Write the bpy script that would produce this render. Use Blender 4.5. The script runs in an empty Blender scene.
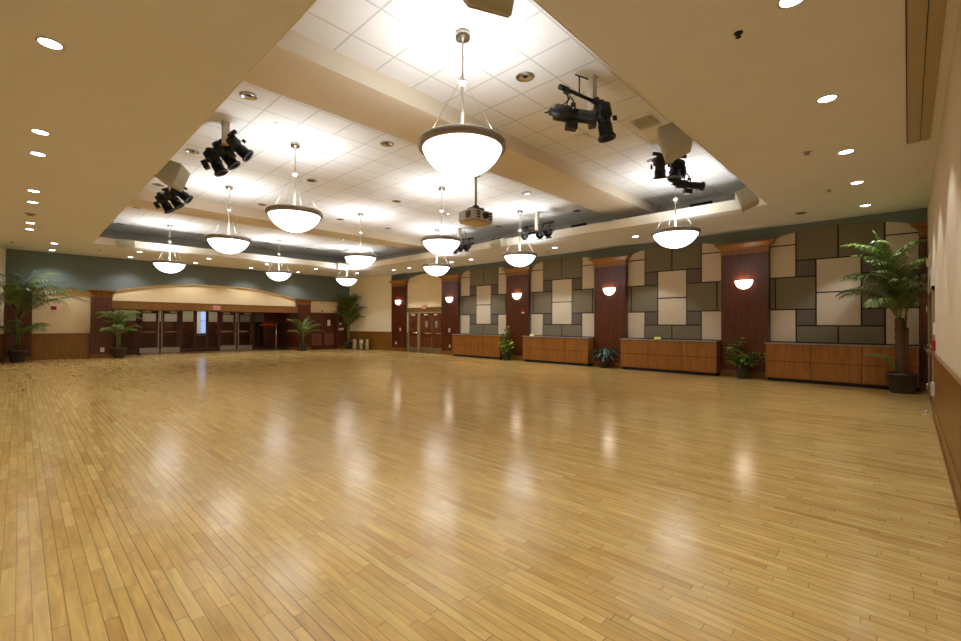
import bpy, math, random
from mathutils import Vector, Matrix
random.seed(7)
R = math.radians
sc = bpy.context.scene
col = sc.collection
WL = {}

# ------------------------------------------------------------------ builder
class MB:
    def __init__(s): s.v = []; s.f = []; s.sm = []
    def add(s, vs, fs, smooth=False):
        b = len(s.v); s.v += [Vector(v) for v in vs]
        for f in fs: s.f.append([i + b for i in f]); s.sm.append(smooth)
        return s
    def box(s, x0, x1, y0, y1, z0, z1):
        x0, x1 = sorted((x0, x1)); y0, y1 = sorted((y0, y1)); z0, z1 = sorted((z0, z1))
        return s.add([(x0,y0,z0),(x1,y0,z0),(x1,y1,z0),(x0,y1,z0),(x0,y0,z1),(x1,y0,z1),(x1,y1,z1),(x0,y1,z1)],
                     [(0,3,2,1),(4,5,6,7),(0,1,5,4),(1,2,6,5),(2,3,7,6),(3,0,4,7)])
    def obox(s, c, ax, ay, az, hx, hy, hz):          # oriented box
        c = Vector(c); vs = []
        for k in (-1, 1):
            for (i, j) in ((-1,-1),(1,-1),(1,1),(-1,1)): vs.append(c + ax*hx*i + ay*hy*j + az*hz*k)
        return s.add(vs, [(0,3,2,1),(4,5,6,7),(0,1,5,4),(1,2,6,5),(2,3,7,6),(3,0,4,7)])
    def tube(s, pts, r, n=8, cap=True):
        pts = [Vector(p) for p in pts]
        rs = r if isinstance(r, (list, tuple)) else [r]*len(pts)
        rings = []; up = None
        for i, p in enumerate(pts):
            t = (pts[min(i+1, len(pts)-1)] - pts[max(i-1, 0)])
            if t.length < 1e-9: t = Vector((0,0,1))
            t.normalize()
            if up is None: up = Vector((0,0,1)) if abs(t.z) < .9 else Vector((1,0,0))
            a = t.cross(up).normalized(); b = t.cross(a).normalized(); up = -b if b.dot(up) < 0 else b
            b = up - t*up.dot(t); b.normalize(); a = t.cross(b)
            rings.append([p + (a*math.cos(2*math.pi*k/n) + b*math.sin(2*math.pi*k/n))*rs[i] for k in range(n)])
        vs = [v for rg in rings for v in rg]; fs = []
        for i in range(len(pts)-1):
            for k in range(n):
                fs.append((i*n+k, i*n+(k+1)%n, (i+1)*n+(k+1)%n, (i+1)*n+k))
        s.add(vs, fs, True)
        if cap:
            b = len(s.v)-len(vs)
            s.f.append([b+k for k in range(n)][::-1]); s.sm.append(False)
            s.f.append([b+(len(pts)-1)*n+k for k in range(n)]); s.sm.append(False)
        return s
    def lathe(s, c, prof, n=32, axis=(0,0,1), smooth=True):   # prof = [(r, h)...]
        c = Vector(c); ax = Vector(axis).normalized()
        a = ax.orthogonal().normalized(); b = ax.cross(a)
        if abs(ax.z) > .99: a, b = Vector((1,0,0)), Vector((0,1,0)) if ax.z > 0 else Vector((0,-1,0))
        vs = []; fs = []
        for (r, h) in prof:
            for k in range(n):
                t = 2*math.pi*k/n; vs.append(c + ax*h + (a*math.cos(t)+b*math.sin(t))*max(r, 1e-5))
        for i in range(len(prof)-1):
            for k in range(n): fs.append((i*n+k, i*n+(k+1)%n, (i+1)*n+(k+1)%n, (i+1)*n+k))
        return s.add(vs, fs, smooth)
    def prism(s, poly, d0, d1, plane):               # poly in 2D, extruded; plane 'x': (y,z) 'y': (x,z) 'z': (x,y)
        def P(p, d): return {'x': (d, p[0], p[1]), 'y': (p[0], d, p[1]), 'z': (p[0], p[1], d)}[plane]
        n = len(poly)
        vs = [P(p, d0) for p in poly] + [P(p, d1) for p in poly]
        fs = [tuple(range(n)), tuple(range(2*n-1, n-1, -1))] + [(i, n+i, n+(i+1)%n, (i+1)%n) for i in range(n)]
        return s.add(vs, fs)
    def build(s, name, mat, parent=None, smooth=None, bevel=0, sub=0):
        lo = Vector([min(v[i] for v in s.v) for i in range(3)]); hi = Vector([max(v[i] for v in s.v) for i in range(3)])
        c = (lo+hi)/2; c.z = lo.z
        me = bpy.data.meshes.new(name)
        me.from_pydata([v - c for v in s.v], [], s.f); me.validate()
        import bmesh
        bm = bmesh.new(); bm.from_mesh(me); bmesh.ops.recalc_face_normals(bm, faces=bm.faces); bm.to_mesh(me); bm.free()
        if len(me.polygons) == len(s.sm): me.polygons.foreach_set('use_smooth', [bool(x) if smooth is None else smooth for x in s.sm])
        me.materials.append(mat)
        o = bpy.data.objects.new(name, me); col.objects.link(o)
        if parent: o.parent = parent; o.location = c - WL[parent.name]
        else: o.location = c
        WL[o.name] = c
        if bevel:
            m = o.modifiers.new('b', 'BEVEL'); m.width = bevel; m.segments = 2; m.limit_method = 'ANGLE'
        return o

def tag(o, label=None, cat=None, group=None, kind=None):
    if label: o['label'] = label
    if cat: o['category'] = cat
    if group: o['group'] = group
    if kind: o['kind'] = kind
    return o
def thing(name, loc, label, cat, group=None, kind=None):
    o = bpy.data.objects.new(name, None); col.objects.link(o); o.location = loc; o.empty_display_size = .1
    WL[o.name] = Vector(loc)
    return tag(o, label, cat, group, kind)
def copy_tree(o, parent=None):
    c = o.copy(); col.objects.link(c); c.parent = parent
    WL[c.name] = WL[o.name].copy()
    for ch in o.children: copy_tree(ch, c)
    return c
def dup(o, loc, label, rz=None):
    c = copy_tree(o); c.location = loc; c['label'] = label; WL[c.name] = Vector(loc)
    if rz is not None: c.rotation_euler.z = rz
    return c
def struct(mb, name, mat, parent=None, **k):
    o = mb.build(name, mat, parent, **k)
    if not parent: o['kind'] = 'structure'
    return o

# ------------------------------------------------------------------ materials
def lin(c):
    return tuple(((x/255)/12.92 if x/255 <= .04045 else ((x/255+.055)/1.055)**2.4) for x in c)
def new(name):
    m = bpy.data.materials.new(name); m.use_nodes = True
    return m, m.node_tree.nodes, m.node_tree.links, m.node_tree.nodes['Principled BSDF']
def mat(name, rgb, rough=.6, metal=0, noise=0, nscale=8, emis=None, es=0, stretch=None, spec=None, bump=0):
    m, N, L, B = new(name)
    c = lin(rgb); B.inputs['Base Color'].default_value = (*c, 1)
    B.inputs['Roughness'].default_value = rough; B.inputs['Metallic'].default_value = metal
    if spec is not None: B.inputs['Specular IOR Level'].default_value = spec
    if noise or bump:
        tc = N.new('ShaderNodeNewGeometry'); mp = N.new('ShaderNodeMapping'); nz = N.new('ShaderNodeTexNoise')
        mp.inputs['Scale'].default_value = stretch or (1,1,1)
        nz.inputs['Scale'].default_value = nscale; nz.inputs['Detail'].default_value = 4
        L.new(tc.outputs['Position'], mp.inputs['Vector']); L.new(mp.outputs[0], nz.inputs['Vector'])
        if noise:
            rp = N.new('ShaderNodeMapRange'); rp.inputs['From Min'].default_value = .3; rp.inputs['From Max'].default_value = .7
            rp.inputs['To Min'].default_value = 1-noise; rp.inputs['To Max'].default_value = 1+noise
            L.new(nz.outputs['Fac'], rp.inputs['Value'])
            mx = N.new('ShaderNodeVectorMath'); mx.operation = 'SCALE'; mx.inputs[0].default_value = c
            L.new(rp.outputs[0], mx.inputs['Scale']); L.new(mx.outputs[0], B.inputs['Base Color'])
        if bump:
            bp = N.new('ShaderNodeBump'); bp.inputs['Strength'].default_value = bump; bp.inputs['Distance'].default_value = .01
            L.new(nz.outputs['Fac'], bp.inputs['Height']); L.new(bp.outputs[0], B.inputs['Normal'])
    if emis:
        B.inputs['Emission Color'].default_value = (*lin(emis), 1); B.inputs['Emission Strength'].default_value = es
    return m
def wood(name, rgb, amount=.25, rough=.35, rgb2=None):
    m, N, L, B = new(name)
    g = N.new('ShaderNodeNewGeometry'); mp = N.new('ShaderNodeMapping'); mp.inputs['Scale'].default_value = (9, 9, .55)
    nz = N.new('ShaderNodeTexNoise'); nz.inputs['Scale'].default_value = 3.2; nz.inputs['Detail'].default_value = 6; nz.inputs['Distortion'].default_value = .6
    cr = N.new('ShaderNodeValToRGB')
    c = lin(rgb); d = lin(rgb2) if rgb2 else tuple(x*(1-amount*1.6) for x in c)
    cr.color_ramp.elements[0].position = .32; cr.color_ramp.elements[0].color = (*d, 1)
    cr.color_ramp.elements[1].position = .68; cr.color_ramp.elements[1].color = (*tuple(x*(1+amount*.4) for x in c), 1)
    L.new(g.outputs['Position'], mp.inputs['Vector']); L.new(mp.outputs[0], nz.inputs['Vector'])
    L.new(nz.outputs['Fac'], cr.inputs['Fac']); L.new(cr.outputs[0], B.inputs['Base Color'])
    B.inputs['Roughness'].default_value = rough
    return m
def math_(N, L, op, a, b=None, c=None):
    n = N.new('ShaderNodeMath'); n.operation = op
    for i, x in enumerate((a, b, c)):
        if x is None: continue
        if isinstance(x, (int, float)): n.inputs[i].default_value = x
        else: L.new(x, n.inputs[i])
    return n.outputs[0]

def floor_mat():
    m, N, L, B = new('maple_strip_floor')
    g = N.new('ShaderNodeNewGeometry'); sp = N.new('ShaderNodeSeparateXYZ'); L.new(g.outputs['Position'], sp.inputs[0])
    x, y = sp.outputs[0], sp.outputs[1]
    xs = math_(N, L, 'DIVIDE', x, .057); row = math_(N, L, 'FLOOR', xs); fx = math_(N, L, 'FRACT', xs)
    wn = N.new('ShaderNodeTexWhiteNoise'); wn.noise_dimensions = '1D'; L.new(row, wn.inputs['W'])
    ys = math_(N, L, 'ADD', math_(N, L, 'DIVIDE', y, .58), math_(N, L, 'MULTIPLY', wn.outputs['Value'], 17.3))
    cl = math_(N, L, 'FLOOR', ys); fy = math_(N, L, 'FRACT', ys)
    cb = N.new('ShaderNodeCombineXYZ'); L.new(row, cb.inputs[0]); L.new(cl, cb.inputs[1])
    w2 = N.new('ShaderNodeTexWhiteNoise'); w2.noise_dimensions = '3D'; L.new(cb.outputs[0], w2.inputs['Vector'])
    # grain along y
    cb2 = N.new('ShaderNodeCombineXYZ'); L.new(math_(N, L, 'MULTIPLY', x, 22.), cb2.inputs[0]); L.new(math_(N, L, 'MULTIPLY', y, 3.), cb2.inputs[1])
    L.new(math_(N, L, 'MULTIPLY', w2.outputs['Value'], 60.), cb2.inputs[2])
    nz = N.new('ShaderNodeTexNoise'); nz.inputs['Scale'].default_value = 1.; nz.inputs['Detail'].default_value = 5; nz.inputs['Distortion'].default_value = .8; L.new(cb2.outputs[0], nz.inputs['Vector'])
    cr = N.new('ShaderNodeValToRGB'); e = cr.color_ramp.elements
    e[0].position = 0; e[0].color = (*lin(FLC[0]), 1); e[1].position = 1; e[1].color = (*lin(FLC[3]), 1)
    a = e.new(.12); a.color = (*lin(FLC[1]), 1); a = e.new(.65); a.color = (*lin(FLC[2]), 1)
    L.new(w2.outputs['Value'], cr.inputs['Fac'])
    gr = N.new('ShaderNodeMapRange'); gr.inputs['From Min'].default_value = .3; gr.inputs['From Max'].default_value = .7
    gr.inputs['To Min'].default_value = .80; gr.inputs['To Max'].default_value = 1.12; L.new(nz.outputs['Fac'], gr.inputs['Value'])
    # seams
    ex = math_(N, L, 'MINIMUM', fx, math_(N, L, 'SUBTRACT', 1., fx)); ey = math_(N, L, 'MINIMUM', fy, math_(N, L, 'SUBTRACT', 1., fy))
    wv = math_(N, L, 'MULTIPLY_ADD', wn.outputs['Value'], .06, .035)
    def soft(e, w):
        q = N.new('ShaderNodeMapRange'); q.interpolation_type = 'SMOOTHSTEP'; q.inputs['From Min'].default_value = 0
        L.new(e, q.inputs['Value']); q.inputs['To Min'].default_value = 1; q.inputs['To Max'].default_value = 0
        if isinstance(w, float): q.inputs['From Max'].default_value = w
        else: L.new(w, q.inputs['From Max'])
        return q.outputs[0]
    gx = soft(ex, wv); gy = soft(ey, .006)
    seam = math_(N, L, 'MAXIMUM', gx, gy)
    wr = N.new('ShaderNodeTexWhiteNoise'); wr.noise_dimensions = '1D'; L.new(math_(N, L, 'ADD', row, 371.5), wr.inputs['W'])
    sm = math_(N, L, 'SUBTRACT', 1., math_(N, L, 'MULTIPLY', seam, math_(N, L, 'MULTIPLY_ADD', wr.outputs['Value'], .45, .32)))
    v1 = N.new('ShaderNodeVectorMath'); v1.operation = 'SCALE'; L.new(cr.outputs[0], v1.inputs[0]); L.new(math_(N, L, 'MULTIPLY', gr.outputs[0], sm), v1.inputs['Scale'])
    L.new(v1.outputs[0], B.inputs['Base Color'])
    n3 = N.new('ShaderNodeTexNoise'); n3.inputs['Scale'].default_value = .9; n3.inputs['Detail'].default_value = 3; L.new(g.outputs['Position'], n3.inputs['Vector'])
    L.new(math_(N, L, 'MULTIPLY_ADD', n3.outputs['Fac'], .10, .13), B.inputs['Roughness'])
    bp = N.new('ShaderNodeBump'); bp.inputs['Strength'].default_value = .1; bp.inputs['Distance'].default_value = .002
    hh = math_(N, L, 'ADD', math_(N, L, 'MULTIPLY', w2.outputs['Value'], .25), math_(N, L, 'MULTIPLY', seam, -1.)); pass
    B.inputs['Specular IOR Level'].default_value = .5
    return m
FLC = [(198,157,88), (211,173,102), (216,179,107), (224,191,119)]

def tile_mat(name, y0):
    m, N, L, B = new(name); T = .6096
    g = N.new('ShaderNodeNewGeometry'); sp = N.new('ShaderNodeSeparateXYZ'); L.new(g.outputs['Position'], sp.inputs[0])
    fx = math_(N, L, 'FRACT', math_(N, L, 'DIVIDE', math_(N, L, 'SUBTRACT', sp.outputs[0], 3.915-T*20), T))
    fy = math_(N, L, 'FRACT', math_(N, L, 'DIVIDE', math_(N, L, 'SUBTRACT', sp.outputs[1], y0-T*40), T))
    ex = math_(N, L, 'MINIMUM', fx, math_(N, L, 'SUBTRACT', 1., fx)); ey = math_(N, L, 'MINIMUM', fy, math_(N, L, 'SUBTRACT', 1., fy))
    e = math_(N, L, 'MINIMUM', ex, ey)
    bar = math_(N, L, 'LESS_THAN', e, .012)
    rim = math_(N, L, 'LESS_THAN', e, .017)
    ln = math_(N, L, 'SUBTRACT', rim, bar)  # shadow of the recessed tile edges, painted as a darker line
    nz = N.new('ShaderNodeTexNoise'); nz.inputs['Scale'].default_value = 90; L.new(g.outputs['Position'], nz.inputs['Vector'])
    base = math_(N, L, 'MULTIPLY_ADD', nz.outputs['Fac'], .10, .74)
    k = math_(N, L, 'MULTIPLY', base, math_(N, L, 'SUBTRACT', math_(N, L, 'MULTIPLY_ADD', bar, -.24, 1.), math_(N, L, 'MULTIPLY', ln, .55)))
    v = N.new('ShaderNodeVectorMath'); v.operation = 'SCALE'; v.inputs[0].default_value = (1, .975, .93); L.new(k, v.inputs['Scale'])
    L.new(v.outputs[0], B.inputs['Base Color']); B.inputs['Roughness'].default_value = .9
    bp = N.new('ShaderNodeBump'); bp.inputs['Strength'].default_value = .4; bp.inputs['Distance'].default_value = .006
    L.new(math_(N, L, 'SUBTRACT', 1., rim), bp.inputs['Height']); bp.invert = True; L.new(bp.outputs[0], B.inputs['Normal'])
    return m

M = dict(
 soffit=mat('painted_soffit', (218,216,212), .8, noise=.02, nscale=2),
 beam=mat('painted_beam', (225,212,190), .8),
 cove=mat('grey_cove_paint', (196,194,186), .8),
 cream=mat('cream_wall_covering', (236,214,170), .8, noise=.05, nscale=30, stretch=(1,1,.15)),
 creamLit=mat('brightened_cream_wall_covering', (244,230,196), .8, noise=.05, nscale=30, stretch=(1,1,.15)),  # cream lightened for the canted walls, standing in for stronger light there
 creamC=mat('beige_woven_wall_covering', (214,196,164), .85, noise=.07, nscale=22, stretch=(1,1,.03)),
 slate=mat('slate_green_paint', (108,118,112), .8, noise=.03, nscale=4),
 dark=wood('dark_cherry_veneer', (94,42,16), .3, .3),
 amber=wood('amber_wood_veneer', (140,94,30), .22, .35),
 crown=wood('amber_crown_wood', (158,104,32), .3, .35),
 counter=wood('counter_wood_veneer', (160,102,38), .22, .38),
 door=wood('red_brown_door', (94,40,20), .3, .35),
 doorB=wood('cherry_door_leaf', (116,60,24), .3, .35),
 black=mat('black_gap', (12,11,11), .7),
 kick=mat('dark_blue_toe_kick', (22,24,34), .6),
 ctop=mat('grey_stone_top', (150,142,136), .25, noise=.1, nscale=60),
 pcream=mat('cream_panel_fabric', (206,190,164), .95, noise=.05, nscale=120),
 polive=mat('olive_panel_fabric', (122,112,90), .95, noise=.07, nscale=120),
 pbrown=mat('taupe_panel_fabric', (104,93,84), .95, noise=.07, nscale=120),
 steel=mat('brushed_nickel', (176,170,160), .3, 1),
 rimm=mat('brushed_rim_metal', (158,148,134), .35, 1),
 chrome=mat('polished_steel', (205,205,208), .12, 1),
 kplate=mat('satin_steel_plate', (176,166,152), .38, 1),
 frame=mat('tan_painted_steel', (150,128,96), .5),
 white=mat('white_plastic', (225,220,208), .5),
 metalwhite=mat('off_white_enamel', (215,208,190), .5),
 spk=mat('putty_speaker_case', (172,166,142), .6),
 spkgr=mat('tan_speaker_grille', (168,140,98), .8, noise=.1, nscale=200),
 blackm=mat('black_enamel', (20,20,21), .45),
 rubber=mat('black_rubber', (14,14,14), .7),
 lens=mat('smoked_lens', (70,72,80), .08, .6),
 red=mat('red_plastic', (150,22,24), .4),
 redlit=mat('red_sign_letters', (215,60,50), .5, emis=(235,60,45), es=.35),
 signw=mat('pale_sign_face', (190,170,150), .5),
 green=mat('green_print', (50,120,70), .6),
 bowl=mat('glowing_opal_glass', (245,240,230), .4, emis=(250,251,255), es=3.0),
 sconce=mat('glowing_sconce_glass', (245,240,230), .4, emis=(255,238,215), es=7),
 dl=mat('lit_lamp_diffuser', (240,240,240), .5, emis=(238,240,255), es=14),
 pot=mat('dark_brown_plastic_pot', (52,42,36), .5),
 potg=mat('dark_grey_plastic_pot', (50,50,50), .5),
 soil=mat('potting_soil', (40,28,18), .95, noise=.3, nscale=60),
 trunk=mat('fibrous_palm_trunk', (92,66,40), .9, noise=.3, nscale=30, stretch=(1,1,4), bump=.5),
 cane=mat('green_palm_cane', (96,112,52), .6, noise=.2, nscale=10),
 leaf=mat('palm_leaf_green', (112,132,58), .42, noise=.3, nscale=5),
 leafd=mat('deep_palm_leaf_green', (96,116,52), .42, noise=.35, nscale=5),
 leafy=mat('yellow_green_leaf', (176,186,66), .42, noise=.4, nscale=9),
 leafg=mat('glossy_green_leaf', (104,132,64), .35, noise=.35, nscale=9),
 leafb=mat('blue_green_leaf', (66,92,74), .35, noise=.3, nscale=8),
 silver=mat('silver_projector_case', (178,170,156), .4, .2),
 ppan=mat('tan_projector_underside', (190,160,112), .6),
 orange=mat('orange_plastic', (240,92,36), .5),
 redh=mat('red_hanger_plastic', (215,56,44), .5),
 paper=mat('white_paper', (228,222,205), .8),
 yel=mat('pale_yellow_card', (226,222,110), .7),
 slot=mat('olive_tan_metal', (168,154,122), .5),
 lobw=mat('lobby_beige_wall', (190,180,150), .8, noise=.05, nscale=20),
 lobf=mat('lobby_dark_floor', (60,45,36), .4),
 sky=mat('daylit_window_pane', (190,210,240), .5, emis=(140,172,235), es=.9),
 curtain=mat('pale_window_blind', (215,205,180), .8, emis=(200,190,160), es=.35),
)
mg, N, L, B = new('door_glass')
B.inputs['Base Color'].default_value = (.85,.87,.85,1); B.inputs['Roughness'].default_value = .03
B.inputs['Transmission Weight'].default_value = 1; B.inputs['IOR'].default_value = 1.3
M['glass'] = mg
M['floor'] = floor_mat()
M['tile1'] = tile_mat('ceiling_tiles_first_bay', 2.814)
M['tile2'] = tile_mat('ceiling_tiles_far_bays', 6.68)
M['rs'] = None

# ------------------------------------------------------------------ key dimensions (metres)
ZS, ZC = 3.93, 4.76
X0, X1, Y0, Y1 = -1.08, 13.66, -.30, 22.37
TX0, TX1, TY0, TY1 = 1.615, 11.05, 2.09, 18.70
CX0, CX1, CY0, CY1 = -.03, 12.69, .05, 20.76
PER, PW, P0Y = 3.855, 1.10, 2.5725
XP = 13.55                       # pilaster face on the panelled wall

# ------------------------------------------------------------------ floor and ceiling
struct(MB().box(-1.3, 14.1, -.55, 24.7, -.12, 0), 'floor', M['floor'])
b = MB()
xs = [-1.3, TX0, TX1, 14.1]; ys = [-.55, TY0, TY1, 22.42]
for i in range(3):
    for j in range(3):
        if (i, j) == (1, 1): continue
        b.box(xs[i], xs[i+1], ys[j], ys[j+1], ZS, ZS+.22)
struct(b, 'ceiling', M['soffit'])
b1a, b1b, b2a, b2b = 5.06, 6.11, 13.88, 14.93
struct(MB().box(CX0, CX1, CY0, b1a, ZC, ZC+.06), 'ceiling', M['tile1'])
struct(MB().box(CX0, CX1, b1b, b2a, ZC, ZC+.06), 'ceiling', M['tile2'])
struct(MB().box(CX0, CX1, b2b, CY1, ZC, ZC+.06), 'ceiling', M['tile2'])
tn = [0]
def trim(mb, m, parent=None, **k):
    tn[0] += 1
    return struct(mb, 'trim_%d' % tn[0], m, parent, **k)
trim(MB().box(CX0, CX1, b1a, b1b, 4.5, ZC+.06), M['beam'])
trim(MB().box(CX0, CX1, b2a, b2b, 4.5, ZC+.06), M['beam'])
struct(MB().box(CX0-.05, CX0, CY0, CY1, ZS+.22, ZC+.06), 'wall_cove_left', M['cove'])
struct(MB().box(CX1, CX1+.05, CY0, CY1, ZS+.22, ZC+.06), 'wall_cove_right', M['cove'])
struct(MB().box(CX0, CX1, CY0-.05, CY0, ZS+.22, ZC+.06), 'wall_cove_near', M['cove'])
struct(MB().box(CX0, CX1, CY1, CY1+.05, ZS+.22, ZC+.06), 'wall_cove_far', M['cove'])
# bright painted lip of the opening
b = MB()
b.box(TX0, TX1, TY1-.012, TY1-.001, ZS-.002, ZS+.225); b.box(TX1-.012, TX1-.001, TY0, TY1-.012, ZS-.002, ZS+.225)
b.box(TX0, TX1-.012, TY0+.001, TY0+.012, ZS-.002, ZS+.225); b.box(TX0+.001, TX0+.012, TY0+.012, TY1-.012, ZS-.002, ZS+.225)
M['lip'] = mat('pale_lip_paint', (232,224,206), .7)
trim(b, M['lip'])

# ------------------------------------------------------------------ right-hand panelled wall
def arch_z(y, yl, yr, z0=3.42, z1=3.81):
    t = abs((y-(yl+yr)/2)/((yr-yl)/2)); t = min(t, 1)
    return z1 - (z1-.13-3.42)*t**2 - .13*max(0, (t-.84)/.16)**2.2 if False else z1 - .20*t**2 - (z1-.20-z0)*(max(0, t-.78)/.22)**3
YE = [P0Y + PER*k for k in range(-1, 5)]          # pilaster start Y; bay k between pilaster k and k+1
bays = [(P0Y+PER*(k-1)+PW, P0Y+PER*k) for k in range(5)]   # near bay first, last = door bay
bays[0] = (P0Y-PER+PW, P0Y)
b = MB(); prev = -.45
for (ya, yb) in bays:
    b.box(X1, X1+.16, prev, ya, 0, ZS+.02)
    n = 28; pts = [(ya + (yb-ya)*i/n, arch_z(ya+(yb-ya)*i/n, ya, yb)) for i in range(n+1)]
    for i in range(n):
        (p, zp), (q, zq) = pts[i], pts[i+1]
        b.add([(X1,p,zp),(X1,q,zq),(X1,q,ZS+.02),(X1,p,ZS+.02),(X1+.16,p,zp),(X1+.16,q,zq),(X1+.16,q,ZS+.02),(X1+.16,p,ZS+.02)],
              [(0,1,2,3),(7,6,5,4),(0,4,5,1),(3,2,6,7)])
    prev = yb
b.box(X1, X1+.16, prev, 19.3, 0, ZS+.02)
struct(b, 'wall_right', M['slate'])
struct(MB().box(X1+.085, X1+.2, -.4, bays[3][1]+.1, 0, ZS), 'wall_right_backing', M['black'])

# capitals + pilasters
def pilaster_B(ya, yb, k, ymin=None):
    if ymin is not None: ya = ymin
    p = trim(MB().box(XP, X1-.001, ya, yb, .16, 3.32), M['dark'])
    prof = [(3.30, .012), (3.34, .012), (3.345, .004), (3.42, .006), (3.47, .035), (3.52, .085), (3.555, .125), (3.56, .14), (3.595, .14), (3.595, .0)]
    c = MB(); rings = []
    for z, o in prof:
        y_a = ya if ymin is not None else ya-o
        rings.append([(XP-o, y_a, z), (XP-o, yb+o, z), (X1-.002, yb+o, z), (X1-.002, y_a, z)])
    vs = [v for r in rings for v in r]; fs = []
    for i in range(len(rings)-1):
        for j in range(4): fs.append((i*4+j, i*4+(j+1)%4, i*4+4+(j+1)%4, i*4+4+j))
    fs.append((0,1,2,3)); c.add(vs, fs)
    c.build('capital', M['crown'], p)
    MB().box(XP-.025, X1-.002, ya-(.02 if ymin is None else 0), yb+.02, 0, .15).box(XP-.015, X1-.002, ya-(.012 if ymin is None else 0), yb+.012, .15, .175).build('plinth', M['amber'], p)
    return p
for k in range(-1, 5):
    ya = P0Y + PER*k; pilaster_B(ya, ya+PW, k, ymin=(-.298 if k == -1 else None))

BAYN = ['bay behind the tall palm', 'third panelled bay from the doors', 'second panelled bay from the doors', 'panelled bay next to the doors']
S = [0, .56, .96, 1.38, 1.80, 2.20, 2.755]
def panels(bay):
    ya, yb = bays[bay]; nm = BAYN[bay]
    g = .016
    def P(y_off0, y_off1, z0, z1, m, what, arch=False):
        y1 = yb - y_off0; y0 = yb - y_off1             # offsets run left to right in the picture
        a, c = y0+g, y1-g
        if arch:
            n = 10; poly = [(a, z0+g), (c, z0+g)] + [(c+(a-c)*i/n, arch_z(c+(a-c)*i/n, ya, yb)+.035) for i in range(n+1)]
        else: poly = [(a, z0+g), (c, z0+g), (c, z1-g), (a, z1-g)]
        o = MB().prism(poly, X1+.045, X1+.084, 'x').build('acoustic_panel', M[m])
        tag(o, '%s in %s' % (what, nm), 'wall panel', 'acoustic panels on the long right wall')
    L_, W = 'left', 2.755
    P(0, S[1], 3.43, 0, 'pcream', 'cream arch-topped fabric panel at top left', True)
    P(S[5], W, 3.43, 0, 'pcream', 'cream arch-topped fabric panel at top right', True)
    P(0, S[1], 2.61, 3.43, 'pcream', 'upright cream fabric panel at upper left edge')
    P(S[5], W, 2.61, 3.43, 'pcream', 'upright cream fabric panel at upper right edge')
    P(S[1], S[3], 3.02, 0, 'polive', 'olive arch-topped fabric panel left of top centre', True)
    P(S[3], S[5], 3.02, 0, 'polive', 'olive arch-topped fabric panel right of top centre', True)
    P(S[1], S[2], 2.61, 3.02, 'pbrown', 'small taupe fabric square at upper left')
    P(S[4], S[5], 2.61, 3.02, 'pbrown', 'small taupe fabric square at upper right')
    P(S[2], S[4], 2.20, 3.02, 'pcream', 'upper of two cream centre fabric squares')
    P(S[2], S[4], 1.385, 2.20, 'pcream', 'lower of two cream centre fabric squares')
    P(0, .125, 1.79, 2.61, 'polive', 'narrow olive fabric strip at mid left edge')
    P(.125, S[2], 1.79, 2.61, 'polive', 'large olive fabric panel at mid left')
    P(S[4], W-.15, 1.79, 2.61, 'polive', 'large olive fabric panel at mid right')
    P(W-.15, W, 1.79, 2.61, 'polive', 'narrow olive fabric strip at mid right edge')
    P(S[1], S[2], 1.385, 1.79, 'pbrown', 'small taupe fabric square at lower left')
    P(S[4], S[5], 1.385, 1.79, 'pbrown', 'small taupe fabric square at lower right')
    P(0, S[1], .965, 1.79, 'pcream', 'cream fabric panel at bottom left')
    P(S[5], W, .965, 1.79, 'pcream', 'cream fabric panel at bottom right')
    P(S[1], S[3], .965, 1.385, 'polive', 'low olive fabric panel left of bottom centre')
    P(S[3], S[5], .965, 1.385, 'polive', 'low olive fabric panel right of bottom centre')
for k in range(4): panels(k)

# counters below the panels
CN = ['beside the tall potted palm', 'third from the far doors, holding a yellow card', 'second from the far doors, holding a yellow card', 'nearest the far doors, short distant one']
def counter(bay):
    ya, yb = bays[bay]; ya += .02; yb -= 0; xf = 13.21
    t = thing('counter_cabinet', ((xf+X1)/2, (ya+yb)/2, 0), 'amber wood veneer wall counter ' + CN[bay], 'counter', 'wall counters under the acoustic panels')
    MB().box(xf+.03, X1+.04, ya, yb, .085, .925).build('body', M['counter'], t)
    MB().box(xf+.021, xf+.03, ya+.003, yb-.003, .088, .925).build('gap_shade', M['black'], t)  # black sheet painting the shade seen in the gaps between fronts
    MB().box(xf+.07, X1+.03, ya+.05, yb-.04, 0, .085).build('toe_kick', M['kick'], t)
    w = (yb-ya)/3
    for i in range(3):
        for (z0, z1) in ((.09, .496), (.508, .92)):
            MB().box(xf, xf+.02, ya+w*i+.006, ya+w*(i+1)-.006, z0, z1).build('door_front', M['counter'], t)
    c = MB().box(xf-.025, X1+.04, ya-.012, yb+.015, .926, .957).build('countertop', M['ctop'], bevel=.004)
    tag(c, 'grey stone countertop on the wood counter ' + CN[bay].split(',')[0], 'countertop', 'countertops of the wall counters')
for k in range(4): counter(k)
def card(x, y, lab):
    o = MB()
    o.add([(x-.05,y-.09,.958),(x-.05,y+.09,.958),(x,y+.09,1.03),(x,y-.09,1.03),(x+.05,y-.09,.958),(x+.05,y+.09,.958),
           (x-.046,y-.09,.958),(x-.046,y+.09,.958),(x,y+.09,1.024),(x,y-.09,1.024),(x+.046,y-.09,.958),(x+.046,y+.09,.958)],
          [(0,1,2,3),(3,2,5,4),(6,9,8,7),(9,10,11,8),(0,6,7,1),(4,5,11,10),(0,3,9,6),(3,4,10,9),(1,7,8,2),(2,8,11,5)])
    tag(o.build('tent_card', M['yel']), lab, 'sign', 'tent cards on the counters')
card(13.36, 9.95, 'small pale yellow tent card on the counter second from the doors')
card(13.36, 5.33, 'small pale yellow tent card on the counter third from the doors')

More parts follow.
